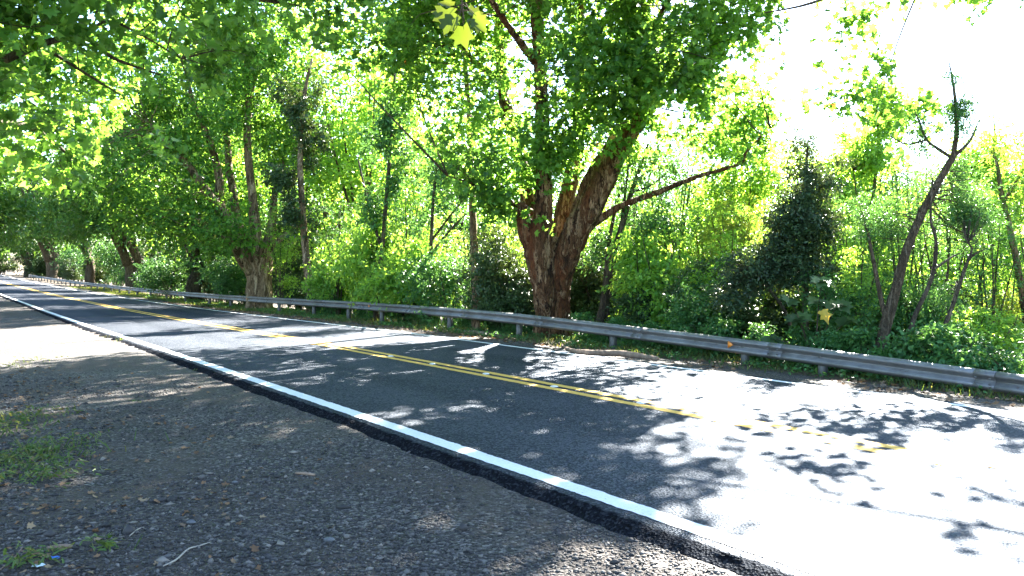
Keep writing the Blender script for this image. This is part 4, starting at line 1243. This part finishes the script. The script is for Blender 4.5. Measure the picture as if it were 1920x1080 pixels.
# the big-leaved plant with one yellow leaf
rng = np.random.default_rng(23)
Yb = 16.6
bb = base_at(1530, Yb)
bp = thing('large_leaf_plant', 'big-leaved shrub with one large yellow leaf, in front of the dark evergreen', 'plant', bb)
mb = MB()
tips = [(1540, 525), (1535, 565), (1495, 595), (1570, 570), (1445, 632), (1570, 640), (1520, 640), (1590, 600), (1480, 560), (1600, 645)]
Vl, nl, al, sl = [], [], [], []
for k, (a, b_) in enumerate(tips):
    tip = P(a, b_, Yb - .3 + (k % 3) * .2)
    p = limb_pts([bb + [0, 0, -.2], bb * .5 + tip * .5 + [0, 0, .12], tip], 10)
    mb.tube(local(p, bp), np.linspace(.014, .006, 10), 5)
    for q in range(3 if k < 4 else 2):
        Vl.append(tip); ang = q * 2.1 + k
        al.append((math.cos(ang), -.5 + .5 * math.sin(ang), -.35)); nl.append((rng.normal() * .3, -.35, .9)); sl.append(rng.uniform(.26, .4))
obj('stems', mb.mesh('stems', True), M['dark_bark'], bp)
obj('leaves', leaf_mesh('leaves', local(Vl, bp), np.array(nl), np.array(al, float), np.array(sl), T_BIG, rng.random(len(sl))), M['dark_leaf'], bp)
yl = obj('yellow_leaf', leaf_mesh('yellow_leaf', local([P(1540, 583, Yb - .5)], bp), np.array([[.1, -.8, .5]]), np.array([[.35, -.2, -.8]]), np.array([.3]), T_PLANE, np.array([.5])), M['yellow_leaf'], bp)
yl['label'] = 'single big yellowed leaf'

# ------------------------------------------------------------------ grass, weeds, litter, stones
def scatter_sl(rng, n, s0, s1, l0, l1):
    s = rng.uniform(s0, s1, n)
    l = rng.uniform(0, 1, n)
    xy = road_xy(s, l0 + (l1 - l0) * l)
    return s, xy

def blades(name, xy, hgt, width, mat, rng, label=None, lean=.5):
    n = len(xy)
    z = terrain(xy[:, 0], xy[:, 1])
    pos = np.c_[xy, z - .01]
    a = rng.uniform(0, 6.28, n)
    ax = np.c_[np.cos(a) * lean * rng.random(n), np.sin(a) * lean * rng.random(n), np.ones(n)]
    nr = np.c_[-np.sin(a), np.cos(a), .3 * np.ones(n)]
    T = tmpl([(0, 0), (width, .15), (width * .7, .65), (0, 1)])
    me = leaf_mesh(name, pos, nr, ax, hgt * rng.uniform(.4, 1.3, n), T, rng.random(n))
    return me

rng = np.random.default_rng(101)
parts = []
s, _ = scatter_sl(rng, 46000, -6, 110, 0, 1)
dl = rng.uniform(.2, 3.8, len(s)) ** 1.0
xy = road_xy(s, L_FAR + .9 + dl)
dens = sstep(.3, 1.5, dl + (noise2(xy[:, 0] * .7, xy[:, 1] * .7, 31) - .5) * 1.9) * (.35 + noise2(xy[:, 0] * 1.6, xy[:, 1] * 1.6, 33))
keep = rng.random(len(s)) < dens
o = struct('verge_grass', blades('verge_grass', xy[keep], .17, .05, M['grass'], rng), M['grass'], 'stuff')
tag(o, 'green grass growing along the far verge under the guardrail', 'grass')
# broad weeds among the grass of the far verge
n = 5200
s = rng.uniform(-5, 70, n); dl = rng.uniform(.8, 4.0, n)
xy = road_xy(s, L_FAR + .9 + dl)
keep = noise2(xy[:, 0] * 1.1, xy[:, 1] * 1.1, 41) > .45
xy = xy[keep]; n = len(xy)
pos = np.repeat(np.c_[xy, terrain(xy[:, 0], xy[:, 1]) + rng.uniform(.02, .16, n)], 4, 0) + rng.normal(size=(n * 4, 3)) * [.06, .06, .02]
m = len(pos)
o = struct('verge_weeds', leaf_mesh('verge_weeds', pos, rng.normal(size=(m, 3)) * .4 + [0, 0, .9], rng.normal(size=(m, 3)), rng.uniform(.05, .11, m), T_PLAIN, rng.random(m)), M['mid_leaf'], 'stuff')
tag(o, 'broad leaved weeds among the grass of the far verge', 'weeds')
# near-left patch of weeds
rng = np.random.default_rng(102)
def patch(n, px, py, rx, ry):
    c = ground_px(px, py)
    v = rng.normal(size=(n, 2)) * [rx, ry]
    return c[:2] + v
xy = np.concatenate([patch(170, 60, 860, .24, .42), patch(110, 15, 800, .25, .5), patch(45, 95, 895, .18, .16), patch(9, 200, 1030, .06, .08), patch(40, 20, 690, .3, .6), patch(24, 50, 1060, .1, .1)])
n = len(xy)
pos = np.repeat(np.c_[xy, terrain(xy[:, 0], xy[:, 1]) + rng.uniform(.015, .10, n)], 5, 0) + rng.normal(size=(n * 5, 3)) * [.035, .035, .012]
m = len(pos)
V1 = leaf_geo(pos, rng.normal(size=(m, 3)) * .45 + [0, 0, .8], rng.normal(size=(m, 3)), rng.uniform(.03, .075, m), T_LANCE)
o = struct('weed_patch', make_mesh('weed_patch', V1[0], V1[1], V1[2], {'rnd': ('FACE', np.repeat(rng.random(m), 2))}), M['grass'], 'stuff')
tag(o, 'patch of green weeds on the gravel at the left edge', 'weeds')
xy = np.concatenate([patch(80, 60, 860, .3, .45), patch(60, 20, 800, .3, .5), patch(9, 205, 1035, .06, .06), patch(40, 240, 635, .05, .3)])
o = struct('grass_tufts', blades('grass_tufts', xy, .13, .045, M['grass'], rng, lean=.9), M['grass'], 'stuff')
tag(o, 'thin grass blades sprouting through the gravel at the left', 'grass')
# little green sprouts at the crumbling asphalt edge
xy = np.concatenate([patch(26, 1100, 958, .05, .04), patch(20, 1145, 980, .05, .04), patch(24, 222, 640, .12, .3), patch(20, 370, 695, .05, .08), patch(20, 200, 632, .1, .25)])
o = struct('edge_sprouts', blades('edge_sprouts', xy, .06, .09, M['grass'], rng, lean=1.2), M['grass'], 'stuff')
tag(o, 'tiny green sprouts along the crumbling edge of the asphalt', 'weeds')

# fallen leaves
def litter(name, xy, size, label, seed):
    rng = np.random.default_rng(seed)
    n = len(xy)
    pos = np.c_[xy, terrain(xy[:, 0], xy[:, 1]) + rng.uniform(.004, .02, n)]
    me = leaf_mesh(name, pos, rng.normal(size=(n, 3)) * .3 + [0, 0, 1], rng.normal(size=(n, 3)) * [1, 1, .12], size * rng.uniform(.35, 1.25, n), T_PLANE, rng.random(n))
    o = struct(name, me, M['dead_leaf'], 'stuff')
    tag(o, label, 'fallen leaves')
rng = np.random.default_rng(103)
a = np.c_[rng.uniform(-9, -1.2, 9000), rng.uniform(3.2, 15, 9000)]
s_, l_ = to_sl(a[:, 0], a[:, 1])
pr = (sstep(2.6, -.6, l_ + (noise2(a[:, 0] * 1.3, a[:, 1] * 1.3, 51) - .5) * 2.6) * .85 + .03)
a = a[(rng.random(len(a)) < pr) & (l_ < E_NEAR - .5)]
b = np.c_[rng.uniform(-6.5, -1.4, 2600), rng.uniform(3.2, 8.5, 2600)]
s_, l_ = to_sl(b[:, 0], b[:, 1])
b = b[(rng.random(len(b)) < sstep(1.4, -1.6, l_ + (noise2(b[:, 0] * 2, b[:, 1] * 2, 57) - .5) * 2.4))]
a = np.r_[a, b]
litter('fallen_leaves', a, .055, 'dry brown fallen leaves strewn over the gravel at the left', 1)
s = rng.uniform(-6, 60, 6000)
xy = road_xy(s, L_FAR + .6 + rng.random(6000) * 3.2)
keep = noise2(xy[:, 0], xy[:, 1], 55) > .42
litter('verge_leaves', xy[keep], .11, 'dry fallen leaves lying along the far verge', 2)

# loose stones of the gravel shoulder
def stones(name, xy, r, label, seed):
    rng = np.random.default_rng(seed)
    base = np.array([(1, 0, 0), (-1, 0, 0), (0, 1, 0), (0, -1, 0), (0, 0, 1), (0, 0, -1)], float)
    f = np.array([(0, 2, 4), (2, 1, 4), (1, 3, 4), (3, 0, 4), (2, 0, 5), (1, 2, 5), (3, 1, 5), (0, 3, 5)])
    n = len(xy)
    sz = r * np.exp(rng.normal(size=n) * .45)
    a = rng.uniform(0, 6.28, n)
    V = base[None] * (1 + rng.normal(size=(n, 6, 1)) * .25) * np.stack([rng.uniform(.8, 1.5, n), rng.uniform(.6, 1., n), rng.uniform(.35, .7, n)], -1)[:, None]
    V = V + rng.normal(size=V.shape) * .12
    c, s = np.cos(a)[:, None], np.sin(a)[:, None]
    V = np.stack([V[..., 0] * c - V[..., 1] * s, V[..., 0] * s + V[..., 1] * c, V[..., 2]], -1) * sz[:, None, None]
    V = V + np.c_[xy, terrain(xy[:, 0], xy[:, 1]) + sz * .18][:, None]
    idx = (np.arange(n)[:, None, None] * 6 + f[None]).ravel()
    me = make_mesh(name, V.reshape(-1, 3), [3] * (8 * n), idx, {'rnd': ('FACE', np.repeat(rng.random(n), 8))})
    o = struct(name, me, M['stone'], 'stuff')
    tag(o, label, 'gravel')
rng = np.random.default_rng(104)
n = 110000
Yq = 2.6 + 11 * rng.random(n) ** 1.6
a = np.c_[Yq * rng.uniform(-.72, .55, n), Yq]
s_, l_ = to_sl(a[:, 0], a[:, 1])
bare = noise2(a[:, 0] * .9, a[:, 1] * .9, 61)
keep = (l_ < E_NEAR - .17) & (rng.random(n) < .25 + .75 * (bare > .42))
stones('gravel', a[keep], .0095, 'dark loose gravel chips covering the near shoulder', 3)
a = a[keep][rng.random(keep.sum()) < .02]
s_, l_ = to_sl(a[:, 0], a[:, 1])
stones('coarse_gravel', a[(l_ < 1.9)], .015, 'coarser flat stones among the gravel at the left', 4)

# ------------------------------------------------------------------ single small things on the ground
def stick(name, label, px_pts, rad, mat, cat, lift=.0, sides=8, seed=1):
    g = np.array([ground_px(*q) for q in px_pts])
    root = g[0].copy()
    c = g + np.array([0, 0, 1.]) * (np.asarray(rad)[:, None] * .7 + lift)
    p = limb_pts(c, len(c) * 6)
    r = np.interp(np.linspace(0, len(rad) - 1, len(p)), range(len(rad)), rad)
    mb = MB()
    mb.tube(p - root, r, sides, .35, seed)
    o = obj(name, mb.mesh(name, True), mat)
    o.location = tuple(root)
    return tag(o, label, cat)
stick('fallen_branch', 'long dark crooked fallen branch lying beside the far white line', [(1053, 649), (1068, 658), (1085, 663), (1110, 665), (1150, 667), (1190, 671), (1232, 676)], [.03, .045, .055, .06, .075, .07, .05], M['dry_wood'], 'branch')
stick('fallen_branch', 'short dark rotten log on the verge before the huge plane tree', [(857, 622), (880, 626), (910, 629), (945, 632)], [.05, .07, .07, .04], M['dry_wood'], 'branch', seed=3)
stick('twig', 'bent grey twig lying on the gravel near the bottom left', [(306, 1066), (330, 1052), (352, 1034), (372, 1026), (395, 1019)], [.005, .006, .006, .005, .003], M['twig'], 'twig', .004)
stick('twig', 'short pale twig lying on gravel at the left', [(243, 1007), (258, 995), (270, 991)], [.004, .005, .003], M['twig'], 'twig', .004)
stick('twig', 'thin dark twig at the lower left corner', [(0, 1072), (20, 1056), (42, 1030)], [.006, .006, .003], M['dry_wood'], 'twig', .004)
stick('wood_chip', 'dark flat splinter of wood alone on the gravel', [(554, 890), (572, 892), (590, 893)], [.010, .016, .010], M['dry_wood'], 'wood chip', .004)
stick('twig', 'mossy stub of stick among leaves at the bottom left', [(88, 1036), (110, 1031), (135, 1029)], [.02, .022, .016], M['dry_wood'], 'twig', .0)
def pebble(label, px, py, r, seed):
    import bmesh
    bm = bmesh.new()
    bmesh.ops.create_icosphere(bm, subdivisions=3, radius=1)
    for v in bm.verts:
        k = .8 + .45 * float(noise3(np.array([v.co[:]]) * 1.4 + seed, seed)[0])
        v.co = Vector((v.co.x * 1.25, v.co.y, v.co.z * .6)) * k * r
    me = bpy.data.meshes.new('pebble')
    bm.to_mesh(me)
    bm.free()
    o = obj('pebble', me, M['pebble'])
    g = ground_px(px, py)
    o.location = (g[0], g[1], g[2] + r * .4)
    return tag(o, label, 'stone')
pebble('rounded grey pebble alone on the gravel, bottom centre left', 616, 1017, .028, 2)
pebble('small dark stone on gravel left of the wood splinter', 440, 907, .022, 5)
pebble('dark rough stone beside the scattered leaves at the left', 358, 982, .026, 8)
def scrap(label, px, py, size, mat, seed):
    rng = np.random.default_rng(seed)
    u = np.linspace(-1, 1, 6)
    X_, Y_ = np.meshgrid(u, u)
    Z_ = rng.random(X_.shape) * .5
    V = np.stack([X_ * 1.3 + rng.normal(size=X_.shape) * .1, Y_ * .8 + rng.normal(size=X_.shape) * .1, Z_], -1).reshape(-1, 3) * size
    i = (np.arange(5)[:, None] * 6 + np.arange(5)[None]).ravel()
    qd = np.stack([i, i + 1, i + 7, i + 6], -1)
    o = obj('litter_scrap', make_mesh('litter_scrap', V, [4] * 25, qd.ravel()), mat)
    g = ground_px(px, py)
    o.location = (g[0], g[1], g[2] + .008)
    return tag(o, label, 'litter')
scrap('tiny crumpled bright blue wrapper on the ground, bottom left', 103, 1051, .022, M['blue'], 1)
scrap('small crumpled pale paper scrap beside the blue wrapper', 72, 1064, .025, M['white_scrap'], 2)
